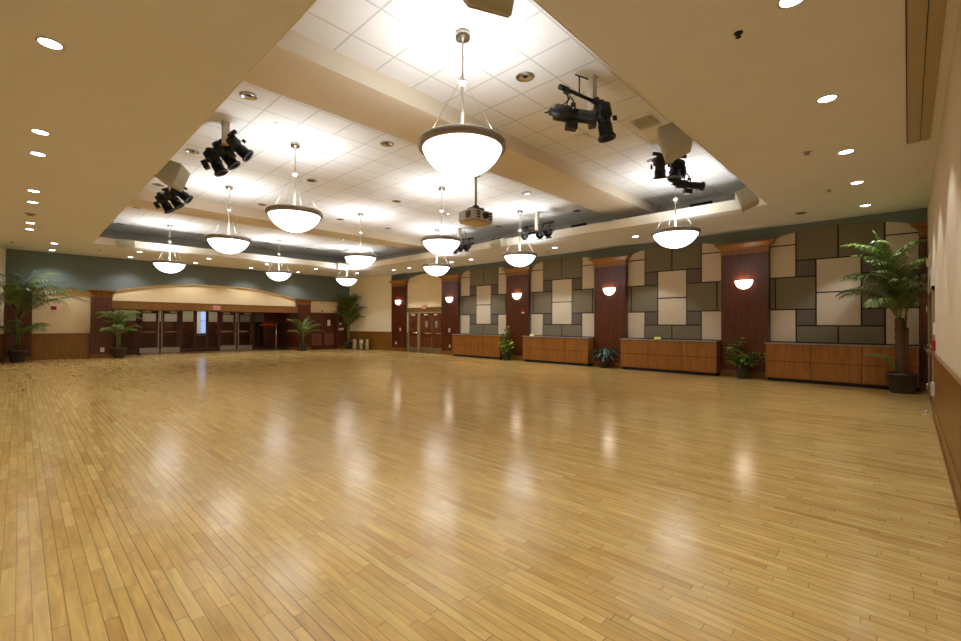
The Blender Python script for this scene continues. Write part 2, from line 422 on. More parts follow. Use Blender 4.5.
# door bay of the right wall
ya, yb = bays[4]
w = MB(); n = 24
zz = 1.97
poly = [(ya, 2.18), (yb, 2.18)] + [(yb+(ya-yb)*i/n, arch_z(yb+(ya-yb)*i/n, ya, yb)+.05) for i in range(n+1)]
w.prism(poly, X1+.05, X1+.12, 'x'); w.box(X1+.05, X1+.12, 17.86, yb, .96, 1.96)
struct(w, 'wall_right_door_bay', M['cream'])
trim(MB().box(X1+.03, X1+.11, ya, yb, 1.965, 2.18).box(X1+.015, X1+.11, ya, yb, 2.15, 2.185), M['amber'])
trim(MB().box(X1+.04, X1+.11, 17.86, yb, 0, .96).box(X1+.03, X1+.11, 17.86, yb, .94, .97), M['amber'])
struct(MB().box(X1+.5, X1+.6, ya-.3, yb+.3, 0, 2.4).box(X1+.13, X1+.6, ya-.3, yb+.3, 2.4, 2.5), 'wall_behind_doors', M['cream'])
d = thing('door_1', (X1+.06, (ya+17.86)/2, 0), 'double and single cherry doors in a tan steel frame on the right wall', 'door', None, 'structure')
fy0, fy1 = ya+.02, 17.86
MB().box(X1-.005, X1+.12, fy0, fy0+.06, 0, 1.96).box(X1-.005, X1+.12, fy1-.06, fy1, 0, 1.96).box(X1-.005, X1+.12, fy0, fy1, 1.905, 1.965).box(X1-.005, X1+.12, 16.93, 17.07, 0, 1.91).build('door_frame', M['frame'], d)
for i, (a, c, off) in enumerate([(fy0+.065, 16.05-.005, .02), (16.05+.005, 16.925, .06), (17.075, fy1-.065, .02)]):
    lf = MB().box(X1+off, X1+off+.045, a, c, .01, 1.90).build('door_leaf', M['doorB'], d)
    MB().box(X1+off-.004, X1+off-.001, a+.03, c-.03, .02, .27).build('kick_plate', M['kplate'], lf)
    yy = (a+c)/2 + (.0 if i else .05)
    MB().box(X1+off-.006, X1+off-.001, yy-.09, yy+.09, 1.22, 1.53).build('vision_window', M['lobf'] if i == 2 else M['ctop'], lf)
    MB().tube([(X1+off-.05, a+.05, .95), (X1+off-.05, c-.05, .95)], .018, 8).box(X1+off-.05, X1+off-.001, a+.04, a+.1, .92, .98).box(X1+off-.05, X1+off-.001, c-.1, c-.04, .92, .98).build('push_bar', M['chrome'], lf)
    MB().box(X1+off-.06, X1+off-.001, yy-.12, yy+.12, 1.80, 1.86).build('door_closer', M['metalwhite'], lf)
    MB().tube([(X1+off-.02, (a if i==0 else a+.015), .03), (X1+off-.02, (a if i==0 else a+.015), 1.88)], .012, 6).build('edge_trim', M['chrome'], lf)

def text_mesh(txt, size, depth=.002):
    cu = bpy.data.curves.new('t', 'FONT'); cu.body = txt; cu.size = size; cu.align_x = 'CENTER'; cu.align_y = 'CENTER'; cu.extrude = depth; cu.offset = size*.02
    o = bpy.data.objects.new('t', cu); col.objects.link(o)
    dg = bpy.context.evaluated_depsgraph_get(); me = o.evaluated_get(dg).to_mesh()
    vs = [v.co.copy() for v in me.vertices]; fs = [tuple(p.vertices) for p in me.polygons]
    o.to_mesh_clear() if False else None
    bpy.data.objects.remove(o)
    return vs, fs
def exit_sign(loc, face, lab):
    # face: 'x' looks toward -X, 'y' looks toward -Y
    t = thing('exit_sign', loc, lab, 'exit sign', 'exit signs over the doors')
    x, y, z = loc
    vs, fs = text_mesh('EXIT', .14)
    if face == 'y':
        MB().box(x-.15, x+.15, y, y+.05, z, z+.19).build('housing', M['signw'], t, bevel=.006)
        mb = MB().add([(x+v.x, y-.003-v.z, z+.095+v.y) for v in vs], fs)
    else:
        MB().box(x, x+.05, y-.15, y+.15, z, z+.19).build('housing', M['signw'], t, bevel=.006)
        mb = MB().add([(x-.003-v.z, y-v.x, z+.095+v.y) for v in vs], fs)
    mb.build('lettering', M['redlit'], t)
exit_sign((X1-.04, 16.59, 2.11), 'x', 'lit red exit sign above the cherry doors on the right wall')

# ------------------------------------------------------------------ far wall (left in the picture)
YA, YF = 22.37, 22.25             # slate wall face, pilaster face
YD = 24.54                        # glazed entrance screen, set back
w = MB()
def slab(x0, x1, z0, z1): w.box(x0, x1, YA, YA+.2, z0, z1)
TH = .2
def arch_wall(x0, x1, f, n=30):
    for i in range(n):
        p, q = x0+(x1-x0)*i/n, x0+(x1-x0)*(i+1)/n
        zp, zq = f(p), f(q)
        w.add([(p,YA,zp),(q,YA,zq),(q,YA,ZS+.02),(p,YA,ZS+.02),(p,YA+TH,zp),(q,YA+TH,zq),(q,YA+TH,ZS+.02),(p,YA+TH,ZS+.02)],
              [(0,1,2,3),(7,6,5,4),(0,4,5,1),(3,2,6,7)])
def big(x): t = (x-6.27)/3.73; return 2.62 + .46*(1-abs(t)**2.2)
def rounded(x0, x1, z, r=.22):
    def f(x):
        d = min(x-x0, x1-x)
        if d >= r: return z
        return z - r + math.sqrt(max(0, r*r-(r-d)**2))
    return f
slab(-.6, .31, 0, ZS+.02)
arch_wall(.31, 1.91, rounded(.31, 1.91, 2.60, .16), 30)
slab(1.91, 2.54, 0, ZS+.02)
arch_wall(2.54, 10.0, big, 40)
slab(10.0, 10.67, 0, ZS+.02)
arch_wall(10.67, 12.27, rounded(10.67, 12.27, 2.56, .16), 30)
slab(12.27, 13.2, 0, ZS+.02)
struct(w, 'wall_far', M['slate'])
struct(MB().box(.2, 2.0, YA+.16, YA+.25, 0, 2.8), 'wall_far_left_bay', M['cream'])
struct(MB().box(2.53, 10.01, YA+.10, YA+.19, 1.95, 3.2), 'wall_far_arch', M['cream'])
struct(MB().box(10.6, 12.35, YA+.12, YA+.25, 1.94, 2.8), 'wall_far_right_bay', M['cream'])
trim(MB().box(.31, 1.91, YA+.05, YA+.16, .2, .94).box(.31, 1.91, YA+.035, YA+.16, .93, .965).box(.31, 1.91, YA+.03, YA+.16, 0, .2), M['amber'])
trim(MB().box(2.54, 10.0, YA-.06, YA+.2, 1.92, 2.23).box(2.54, 10.0, YA-.075, YA+.2, 2.205, 2.245), M['amber'])
def reveal(x0, x1, fn, n, yb, z0=None):
    q = MB()
    for i in range(n):
        a, c = x0+(x1-x0)*i/n, x0+(x1-x0)*(i+1)/n; za, zc = fn(a), fn(c)
        q.add([(a,YA+.003,za-.012),(c,YA+.003,zc-.012),(c,yb,zc-.012),(a,yb,za-.012),(a,YA+.003,za+.002),(c,YA+.003,zc+.002),(c,yb,zc+.002),(a,yb,za+.002)],
              [(0,1,2,3),(7,6,5,4),(0,4,5,1),(3,2,6,7)])
    trim(q, M['cream'])
reveal(2.54, 10.0, big, 40, YA+.10); reveal(.31, 1.91, rounded(.31, 1.91, 2.60, .16), 30, YA+.16); reveal(10.67, 12.27, rounded(10.67, 12.27, 2.56, .16), 30, YA+.12)
def pilaster_A(xa, xb):
    p = trim(MB().box(xa, xb, YF, YA-.001, .16, 2.38), M['dark'])
    prof = [(2.36, .012), (2.40, .012), (2.405, .004), (2.47, .006), (2.52, .03), (2.57, .075), (2.60, .10), (2.605, .115), (2.64, .115), (2.64, 0)]
    c = MB(); vs = []; fs = []
    for z, o in prof: vs += [(xa-o, YF-o, z), (xb+o, YF-o, z), (xb+o, YA-.002, z), (xa-o, YA-.002, z)]
    for i in range(len(prof)-1):
        for j in range(4): fs.append((i*4+j, i*4+(j+1)%4, i*4+4+(j+1)%4, i*4+4+j))
    fs.append((0,1,2,3)); c.add(vs, fs).build('capital', M['crown'], p)
    MB().box(xa-.015, xb+.015, YF-.02, YA-.002, 0, .16).build('plinth', M['amber'], p)
for xa, xb in ((-.36, .31), (1.91, 2.54), (10.0, 10.67), (12.27, 12.9)): pilaster_A(xa, xb)

# canted corner walls, side wall, near wall
def canted(name, a, c, inward, mt, base=0):
    a = Vector((*a, 0)); c = Vector((*c, 0)); dr = (c-a).normalized(); nn = Vector((*inward, 0))
    ln = (c-a).length; mid = (a+c)/2
    struct(MB().obox(mid + Vector((0,0,ZS/2)) - nn*.05, dr, nn, Vector((0,0,1)), ln/2, .05, ZS/2), name, M[mt])
    q = MB().obox(mid + Vector((0,0,.47)) + nn*.008, dr, nn, Vector((0,0,1)), ln/2, .008, .47)
    q.obox(mid + Vector((0,0,.95)) + nn*.016, dr, nn, Vector((0,0,1)), ln/2, .016, .02)
    trim(q, M['amber'])
    q = MB().obox(mid + Vector((0,0,.08)) + nn*.028, dr, nn, Vector((0,0,1)), ln/2, .012, .08)
    struct(q, 'baseboard_' + name.split('_', 1)[1], M['amber'])
dv = Vector((.72, -3.12)).normalized()
canted('wall_right_corner', (12.96, 22.45), (13.72, 19.15), (-dv.y*-1 if False else -abs(dv.y), -abs(dv.x)), 'creamLit')
canted('wall_left_corner', (-.34, 22.45), (-1.10, 19.15), (abs(dv.y), -abs(dv.x)), 'creamLit')
struct(MB().box(X0-.1, X0, -.5, 19.3, 0, ZS+.02), 'wall_left', M['cream'])
trim(MB().box(X0, X0+.016, -.3, 19.2, .15, .93).box(X0, X0+.03, -.3, 19.2, .93, .97), M['amber'])
struct(MB().box(X0, X0+.03, -.3, 19.2, 0, .16), 'baseboard_left', M['amber'])
struct(MB().box(X0-.1, 14.0, Y0-.1, Y0, 0, ZS+.02), 'wall_near', M['creamC'])
trim(MB().box(X0, 10.0, Y0, Y0+.016, .16, .93).box(X0, 10.0, Y0, Y0+.035, .93, .955).box(X0, 10.0, Y0, Y0+.028, .90, .93), M['amber'])
struct(MB().box(X0, 10.0, Y0, Y0+.03, 0, .17).box(X0, 10.0, Y0, Y0+.045, 0, .03), 'baseboard_near', M['amber'])
# door in the near wall by the palm
d = thing('door_2', (11.0, Y0, 0), 'dark side door with steel lever at the right edge by the tall palm', 'door', None, 'structure')
MB().box(10.1, 10.18, Y0, Y0+.035, 0, 2.02).box(11.98, 12.06, Y0, Y0+.035, 0, 2.02).box(10.1, 12.06, Y0, Y0+.035, 1.95, 2.02).build('door_frame', M['frame'], d)
for a, c in ((10.19, 11.075), (11.085, 11.97)):
    lf = MB().box(a, c, Y0+.001, Y0+.02, .01, 1.94).build('door_leaf', M['door'], d)
    MB().tube([(a+.08, Y0+.085, .98), (c-.08, Y0+.085, .98)], .017, 8).box(a+.06, a+.13, Y0+.02, Y0+.085, .94, 1.02).box(c-.13, c-.06, Y0+.02, Y0+.085, .94, 1.02).build('push_bar', M['chrome'], lf)
for z in (.25, .98, 1.7): MB().tube([(11.985, Y0+.045, z-.06), (11.985, Y0+.045, z+.06)], .014, 8).build('hinge', M['chrome'], d)

# ------------------------------------------------------------------ entrance recess and lobby
struct(MB().box(2.44, 10.1, YA+.2, YD+.1, 2.03, 2.1), 'ceiling_entrance', M['cream'])
struct(MB().box(2.44, 2.54, YA+.2, YD+.05, 0, 2.1), 'wall_entrance_left', M['dark'])
struct(MB().box(9.992, 10.1, YA+.004, YD+.05, 0, 2.1), 'wall_entrance_right', M['dark'])
struct(MB().box(9.975, 10.0, YA+.0, YD, 0, .15), 'baseboard_entrance_right', M['amber'])
scr = thing('wall_entrance_screen', (6.2, YD, 0), 'dark framed glass entrance screen set back under the arch', 'glass screen', None, 'structure')
f = MB()
for a, c in ((2.54, 2.86), (3.64, 3.74), (5.34, 5.43), (5.89, 6.03), (6.42, 6.53), (6.93, 7.03), (8.60, 8.70), (9.17, 9.28)): f.box(a, c, YD, YD+.09, 0, 2.03)
f.box(9.28, 10.0, YD, YD+.09, 0, 2.03)
f.box(2.54, 10.0, YD-.005, YD+.09, 1.94, 2.03)
for a, c in ((2.86, 3.64), (5.43, 5.89), (6.03, 6.42), (6.53, 6.93), (8.70, 9.17)): f.box(a, c, YD+.01, YD+.08, 0, .12)
f.build('mullion_frame', M['door'], scr)
for a, c in ((2.86, 3.64), (5.43, 5.89), (6.03, 6.42), (6.53, 6.93), (8.70, 9.17)):
    MB().box(a, c, YD+.04, YD+.05, .12, 1.94).build('glass_pane', M['glass'], scr)
def entrance(name, x0, x1, lab):
    d = thing(name, ((x0+x1)/2, YD, 0), lab, 'door', None, 'structure')
    m = (x0+x1)/2
    for (a, c, hs) in ((x0+.01, m-.03, 1), (m+.03, x1-.01, -1)):
        lf = MB().box(a, a+.13, YD-.01, YD+.035, .01, 1.93).box(c-.13, c, YD-.01, YD+.035, .01, 1.93).box(a+.13, c-.13, YD-.01, YD+.035, 1.80, 1.93).box(a+.13, c-.13, YD-.01, YD+.035, .01, .30).box(a+.13, c-.13, YD-.01, YD+.035, .86, 1.0).build('door_leaf', M['door'], d)
        MB().box(a+.13, c-.13, YD+.01, YD+.018, .30, 1.80).build('glass_pane', M['glass'], lf)
        MB().box(a+.01, c-.01, YD-.014, YD-.011, .015, .24).build('kick_plate', M['kplate'], lf)
        MB().tube([(a+.03, YD-.07, .96), (c-.03, YD-.07, .96)], .022, 8).box(a+.02, a+.08, YD-.07, YD-.011, .93, .99).box(c-.08, c-.02, YD-.07, YD-.011, .93, .99).build('push_bar', M['chrome'], lf)
        xx = c-.035 if hs == 1 else a+.035
        MB().box(xx-.018, xx+.018, YD-.03, YD-.011, .03, 1.90).build('edge_rod', M['kplate'], lf)
        xc = a+.28 if hs == 1 else c-.28
        MB().box(xc-.15, xc+.15, YD-.07, YD-.011, 1.84, 1.91).build('door_closer', M['metalwhite'], lf)
entrance('door_3', 3.74, 5.34, 'glazed double doors with steel kick plates, left pair under the arch')
entrance('door_4', 7.03, 8.60, 'glazed double doors with steel kick plates, right pair under the arch')
exit_sign((6.24, YA-.12, 1.97), 'y', 'lit red exit sign on the wood header between the glass doors')
# lobby behind the glass
LY = 27.6
struct(MB().box(1.5, 11.5, YD+.1, LY+.1, -.06, -.001), 'floor_lobby', M['lobf'])
struct(MB().box(1.5, 11.5, YD+.1, LY+.1, 2.5, 2.56), 'ceiling_lobby', M['lobw'])
struct(MB().box(1.5, 11.5, LY, LY+.1, 1.35, 2.5).box(1.5, 6.6, LY, LY+.1, -.0, 1.35).box(7.3, 11.5, LY, LY+.1, 0, 1.35).box(6.6, 7.3, LY, LY+.1, 0, .75) if False else
       MB().box(1.5, 6.62, LY, LY+.1, 0, 2.5).box(7.25, 11.5, LY, LY+.1, 0, 2.5).box(6.62, 7.25, LY, LY+.1, 0, .8).box(6.62, 7.25, LY, LY+.1, 2.05, 2.5), 'wall_lobby', M['lobw'])
trim(MB().box(1.5, 6.62, LY-.04, LY, 0, 1.45).box(7.25, 11.5, LY-.04, LY, 0, 1.45).box(6.62, 7.25, LY-.04, LY, 0, .78), M['dark'])
struct(MB().box(1.4, 1.5, YD+.1, LY+.1, 0, 2.5), 'wall_lobby_left', M['dark'])
struct(MB().box(11.5, 11.6, YD+.1, LY+.1, 0, 2.5), 'wall_lobby_right', M['dark'])
struct(MB().box(1.4, 11.6, YD+.02, YD+.1, 2.1, 2.56), 'wall_lobby_head', M['dark'])
struct(MB().box(1.4, 2.45, YD+.02, YD+.1, 0, 2.1).box(10.08, 11.6, YD+.02, YD+.1, 0, 2.1), 'wall_lobby_front', M['dark'])
wn = thing('window_1', (6.93, LY, .8), 'daylit lobby window seen through the glass entrance screen', 'window', None, 'structure')
MB().box(6.62, 7.25, LY+.05, LY+.06, .8, 2.05).build('pane', M['sky'], wn)
MB().box(6.62, 6.66, LY-.02, LY+.04, .8, 2.05).box(7.21, 7.25, LY-.02, LY+.04, .8, 2.05).box(6.92, 6.95, LY, LY+.04, .8, 2.05).box(6.62, 7.25, LY, LY+.04, 1.5, 1.53).box(6.62, 7.25, LY-.02, LY+.04, .8, .84).build('window_frame', M['paper'], wn)
MB().box(6.78, 6.92, LY-.03, LY-.022, .85, 2.03).build('blind', M['curtain'], wn)
t = thing('lobby_table', (6.7, 26.3, 0), 'dark table in the lobby beyond the glass screen', 'table')
MB().box(6.0, 7.5, 26.0, 26.6, .70, .74).build('tabletop', M['blackm'], t)
for a in (6.05, 7.45):
    for c in (26.05, 26.55): MB().tube([(a, c, 0), (a, c, .70)], .025, 6).build('leg', M['blackm'], t)

# dark service doors right of the arch
d = thing('door_5', (11.41, YA, 0), 'dark red double service doors with louvres near the far corner', 'door', None, 'structure')
MB().box(10.67, 10.71, YA+.02, YA+.14, 0, 1.96).box(12.19, 12.27, YA+.02, YA+.14, 0, 1.96).box(10.67, 12.27, YA+.02, YA+.14, 1.92, 1.96).build('door_frame', M['door'], d)
for i, (a, c) in enumerate(((10.715, 11.445), (11.455, 12.185))):
    lf = MB().box(a, c, YA+.06, YA+.105, .01, 1.915).build('door_leaf', M['door'], d)
    lv = MB().box(a+.12, c-.12, YA+.045, YA+.0595, .24, .27).box(a+.12, c-.12, YA+.045, YA+.0595, .80, .83).box(a+.12, a+.15, YA+.045, YA+.0595, .24, .83).box(c-.15, c-.12, YA+.045, YA+.0595, .24, .83)
    for k in range(11): lv.obox(((a+c)/2, YA+.052, .29+k*.048), Vector((1,0,0)), Vector((0,.8,.6)), Vector((0,-.6,.8)), (c-a)/2-.13, .012, .003)
    lv.build('louvre', mat('dull_red_louvre', (150,100,80), .5) if i == 0 else bpy.data.materials['dull_red_louvre'], lf)
    if i == 1:
        MB().lathe((a+.06, YA+.06, .92), [(.0, -.07), (.03, -.065), (.032, -.045), (.012, -.03), (.012, 0)], 12, (0,1,0)).box(a+.03, a+.09, YA+.054, YA+.0595, .86, 1.02).build('door_knob', M['chrome'], lf)
tag(MB().box(11.70, 11.86, YA+.052, YA+.0585, 1.27, 1.58).build('paper_notice', M['paper']), 'white paper notice on the right dark red service door', 'notice')
tag(MB().box(12.10, 12.18, YA-.0, YA+.0185, 1.83, 1.88).build('door_sensor', M['green']), 'small green sensor at the top corner of the service doors', 'sensor')

# ------------------------------------------------------------------ wall devices
def plate(x, y, z, face, w_, h_, lab, name='outlet_plate', cat='outlet', m='white', dep=.012):
    t = thing(name, (x, y, z), lab, cat)
    if face == 'y': MB().box(x-w_/2, x+w_/2, y-dep, y-.0005, z-h_/2, z+h_/2).build('cover', M[m], t, bevel=.002); MB().box(x-w_/5, x+w_/5, y-dep-.004, y-dep-.0002, z-h_/4, z+h_/4).build('socket', M['signw'], t)
    elif face == 'x': MB().box(x-dep, x-.0005, y-w_/2, y+w_/2, z-h_/2, z+h_/2).build('cover', M[m], t, bevel=.002); MB().box(x-dep-.004, x-dep-.0002, y-w_/5, y+w_/5, z-h_/4, z+h_/4).build('socket', M['signw'], t)
    else: MB().box(x-w_/2, x+w_/2, y+.0005, y+dep, z-h_/2, z+h_/2).build('cover', M[m], t, bevel=.002); MB().box(x-w_/5, x+w_/5, y+dep+.0002, y+dep+.004, z-h_/4, z+h_/4).build('socket', M['signw'], t)
plate(2.26, YF, .32, 'y', .12, .17, 'white outlet low on the dark pilaster left of the arch')
plate(12.42, YF, 1.09, 'y', .3, .12, 'wide white wall plate on the dark pilaster behind the corner palm', 'wall_plate', 'wall plate')
plate(12.36, YF, 1.38, 'y', .12, .1, 'small white plate above the wide one behind the corner palm', 'wall_plate', 'wall plate')
plate(XP, 18.37, 1.11, 'x', .09, .16, 'white light switch on the pilaster left of the cherry doors', 'light_switch', 'switch')
plate(XP, 14.69, 1.11, 'x', .1, .17, 'white light switch on the pilaster right of the cherry doors', 'light_switch', 'switch')
plate(XP, 14.66, .40, 'x', .08, .12, 'outlet low on the pilaster right of the cherry doors')
plate(XP, 18.72, .41, 'x', .08, .12, 'outlet low on the pilaster left of the cherry doors')
plate(9.82, Y0+.016, .42, 'n', .12, .2, 'white outlet low on the wood wainscot at the right edge', dep=.04)
plate(9.75, Y0, 1.34, 'n', .12, .18, 'cream wall control beside the side door at the right edge', 'wall_plate', 'wall plate', dep=.03)
plate(11.6, Y0, 2.54, 'n', .12, .14, 'small white device high on the right edge wall', 'wall_sensor', 'sensor', dep=.06)
t = thing('fire_pull_station', (9.95, Y0, 1.08), 'red fire pull station beside the side door at right edge', 'fire alarm')
MB().box(9.89, 10.01, Y0+.0005, Y0+.05, 1.0, 1.16).build('body', M['red'], t, bevel=.004); MB().box(9.91, 9.99, Y0+.0502, Y0+.06, 1.05, 1.09).build('handle', M['white'], t)
def strobe(x, y, z, face, lab):
    t = thing('fire_alarm_strobe', (x, y, z), lab, 'fire alarm', 'fire alarm strobes')
    if face == 'y':
        MB().box(x-.075, x+.075, y-.05, y-.0005, z-.05, z+.09).build('body', M['red'], t, bevel=.006); MB().box(x-.055, x+.055, y-.055, y-.0005, z-.105, z-.051).build('lens', M['white'], t)
    else:
        MB().box(x-.05, x-.0005, y-.075, y+.075, z-.04, z+.10).build('body', M['red'], t, bevel=.006); MB().box(x-.055, x-.0005, y-.055, y+.055, z-.095, z-.041).build('lens', M['white'], t)
strobe(.88, YA+.16, 1.88, 'y', 'red fire alarm strobe on the cream wall bay at far left')
strobe(XP, 10.51, 1.9, 'x', 'red and white fire alarm strobe on the second pilaster from doors')
t = thing('emergency_light', (11.42, YA+.12, 2.49), 'small white emergency lamp high above the dark service doors', 'emergency light')
MB().box(11.36, 11.48, YA+.06, YA+.119, 2.44, 2.52).build('body', M['white'], t); MB().lathe((11.42, YA+.06, 2.48), [(.001,-.02),(.03,-.02),(.03,0)], 12, (0,1,0)).build('lamp_head', M['steel'], t)
tag(MB().lathe((11.43, YA+.12, 2.06), [(.001,-.04),(.03,-.04),(.045,-.01),(.045,-.0005)], 14, (0,1,0)).build('camera_dome', M['blackm']), 'small dark dome just above the dark service doors', 'camera')

# ------------------------------------------------------------------ recessed lights, sprinklers
def downlight(loc, lab, power=0, r=.085, tilt=None):
    x, y, z = loc
    t = thing('recessed_downlight', loc, lab, 'downlight', 'lit round downlights in the low ceiling')
    MB().lathe(loc, [(r+.012, -.001), (r+.014, -.006), (r, -.009), (r-.004, -.001)], 28).build('trim_ring', M['slot'], t)
    MB().lathe(loc, [(.001, -.0045), (r-.004, -.0045), (r-.004, -.001), (.001, -.001)], 28).build('lamp', M['dl'], t)
    return t
dl_rows = [
 ([(.17, y) for y in (.6, 1.7, 4.45, 5.6, 8.31, 9.41, 12.14, 13.28, 16.1, 17.2)], 'lit downlight in the left low ceiling strip, %s from the camera'),
 ([(x, 19.70) for x in (.76, 3.0, 5.22, 7.46, 9.68, 11.87)], 'lit downlight in the far low ceiling, row beside the tray, %s from left'),
 ([(x, 21.57) for x in (.78, 3.01, 5.22, 7.45, 9.67)], 'lit downlight in the far low ceiling, row beside the wall, %s from left'),
 ([(12.41, y) for y in (5.59, 8.34, 9.47, 12.23, 13.35, 16.17, 17.37)], 'lit downlight in the strip above the panelled wall, %s from camera'),
 ([(x, .64) for x in (2.1, 4.22, 6.34, 8.47, 10.42, 12.51)], 'lit downlight in the near right low ceiling, %s from camera'),
]
ORD = ['first', 'second', 'third', 'fourth', 'fifth', 'sixth', 'seventh', 'eighth', 'ninth', 'tenth']
def spot(loc, power, size=R(92), blend=.3, color=(.86, .93, 1), rad=.06, rot=(0,0,0)):
    l = bpy.data.lights.new('downlight_lamp', 'SPOT'); l.energy = power; l.spot_size = size; l.spot_blend = blend; l.color = color; l.shadow_soft_size = rad
    o = bpy.data.objects.new('downlight_lamp', l); col.objects.link(o); o.location = loc; o.rotation_euler = rot
DLP = 73
for ri, (pts, fmt) in enumerate(dl_rows):
    for i, (x, y) in enumerate(pts):
        downlight((x, y, ZS), fmt % ORD[i])
        spot((x, y, ZS-.075), DLP*(.7 if ri == 0 and y < 2 else .95 if ri == 2 else .6 if ri == 1 else 1), *((R(125), .75, (.97, .97, 1)) if ri == 2 else ()))
tt = thing('recessed_downlight', (12.37, 1.72, ZS), 'unlit downlight with reflector above the panelled wall, near the tray corner', 'downlight')
MB().lathe((12.37,1.72,ZS), [(.11,-.001),(.112,-.008),(.095,-.01)], 28).build('trim_ring', M['slot'], tt)
MB().lathe((12.37,1.72,ZS), [(.094,-.009),(.07,-.002),(.03,-.0015),(.001,-.0015)], 28).build('reflector', M['chrome'], tt)
def can(x, y, lab):
    t = thing('recessed_can_light', (x, y, ZC), lab, 'can light', 'unlit can lights in the high tiled ceiling')
    MB().lathe((x,y,ZC), [(.125,-.001),(.128,-.010),(.105,-.014),(.103,-.008)], 28).build('trim_ring', M['steel'], t)
    m = MB().lathe((x,y,ZC), [(.104,-.012),(.085,-.003),(.035,-.002)], 28); m.build('reflector', M['chrome'], t)
    MB().lathe((x,y,ZC), [(.036,-.004),(.001,-.006)], 20).build('lamp', M['rubber'], t)
XN = {2.36: 'first', 4.81: 'second', 7.26: 'third', 9.10: 'fourth', 11.55: 'fifth'}
YN = {3.72: 'row one', 6.98: 'row two', 10.05: 'row three', 13.1: 'row four', 16.1: 'row five', 19.2: 'row six'}
for x, y in [(4.81,3.72),(9.10,3.72),(2.36,6.98),(4.81,6.98),(9.10,6.98),(11.55,6.98),(2.36,10.05),(4.81,10.05),(7.26,10.05),(9.1,10.05),(11.55,10.05),
             (2.36,13.1),(4.81,13.1),(7.26,13.1),(9.1,13.1),(2.36,16.1),(4.81,16.1),(9.1,16.1),(11.55,16.1),(2.36,19.2),(4.81,19.2),(7.26,19.2),(9.1,19.2)]:
    can(x, y, 'unlit can light in tiled ceiling, %s from camera, %s column from left' % (YN[y], XN[x]))
def pin(x, y, z, lab, r=.035, m='steel', nm='fire_sprinkler'):
    tag(MB().lathe((x,y,z), [(r*1.5,-.0002),(r*1.5,-.006),(r*.6,-.010),(r*.5,-.035),(r,-.037),(r,-.041),(.001,-.042)], 16).build(nm, M[m]), lab, 'smoke detector' if nm[0] == 's' else 'sprinkler', None if nm[0] == 's' else 'ceiling fire sprinklers')
pin(4.38, 1.05, ZS, 'black sprinkler head in the near right low ceiling, closest one', .024, 'rubber')
pin(8.10, 1.05, ZS, 'sprinkler head in the near right low ceiling, middle one')
pin(10.64, 1.05, ZS, 'sprinkler head in the near right low ceiling, farthest one')
pin(.16, 14.77, ZS, 'round grey smoke detector in the left low ceiling strip', .07, 'spk', 'smoke_detector')
pin(-.2, 20.3, ZS, 'sprinkler head in the low ceiling over the far left corner')
pin(1.95, 20.3, ZS, 'sprinkler head in the low ceiling beyond the tray corner')
pin(12.8, 8.9, ZS, 'sprinkler head in the low ceiling above the second bay')
for i, (x, y) in enumerate(((3.0, 7.6), (6.35, 8.8), (4.2, 11.2), (3.3, 16.7), (4.2, 4.35), (2.75, 19.8))):
    tag(MB().lathe((x,y,ZC), [(.04,-.0005),(.04,-.006),(.001,-.008)], 16).build('concealed_sprinkler', M['white']), 'flat white sprinkler cover in the tiled ceiling, %s from camera' % ORD[i], 'sprinkler cover', 'sprinkler covers in the tiled ceiling')

# ceiling slot for the projection screen
t = thing('projection_screen_housing', (6.0, -.11, ZS), 'long olive tan screen housing set in the ceiling at top right', 'screen housing')
MB().box(3.5, 8.67, -.225, .0, ZS-.008, ZS-.0005).build('frame', M['slot'], t)
MB().box(3.5, 8.66, -.125, -.12, ZS-.012, ZS-.0085).build('slot_seam', M['black'], t)
MB().box(3.5, 8.66, -.118, -.004, ZS-.016, ZS-.0085).build('flap', M['slot'], t)
MB().box(3.5, 8.67, .001, .008, ZS-.014, ZS-.0005).build('edge_strip', M['black'], t)
# vent and wireless box
t = thing('ceiling_vent', (7.27, 3.11, ZC), 'square tan air vent in the tiled ceiling behind the black stage lights', 'vent')
MB().box(6.965, 7.57, 2.82, 3.42, ZC-.006, ZC-.0005).build('frame', M['white'], t)
v = MB()
for k in range(8): v.obox((7.27, 2.96+k*.045, ZC-.012), Vector((1,0,0)), Vector((0,.8,.6)), Vector((0,-.6,.8)), .2, .016, .002)
v.build('louvre', M['slot'], t)
t = thing('wireless_access_point', (7.05, 4.15, ZC), 'small white wireless box on the tiled ceiling below the stage lights', 'wireless box')
MB().box(6.94, 7.16, 4.04, 4.26, ZC-.045, ZC-.0005).build('case', M['white'], t, bevel=.015)
MB().lathe((7.05, 4.15, ZC-.045), [(.012,-.001),(.001,-.003)], 10).build('indicator', mat('green_indicator', (60,220,90), .4, emis=(60,230,90), es=1.5), t)
for i, y in enumerate((3.92, 5.95, 7.6, 9.6, 11.1, 12.6)):
    tag(MB().box(CX1-.03, CX1-.001, y-.28, y+.28, ZC-.21, ZC-.12).build('cove_vent_slot', M['black']), 'black vent slot in the grey cove above right tray edge, %s from camera' % ORD[i], 'vent', 'black vent slots in the cove')

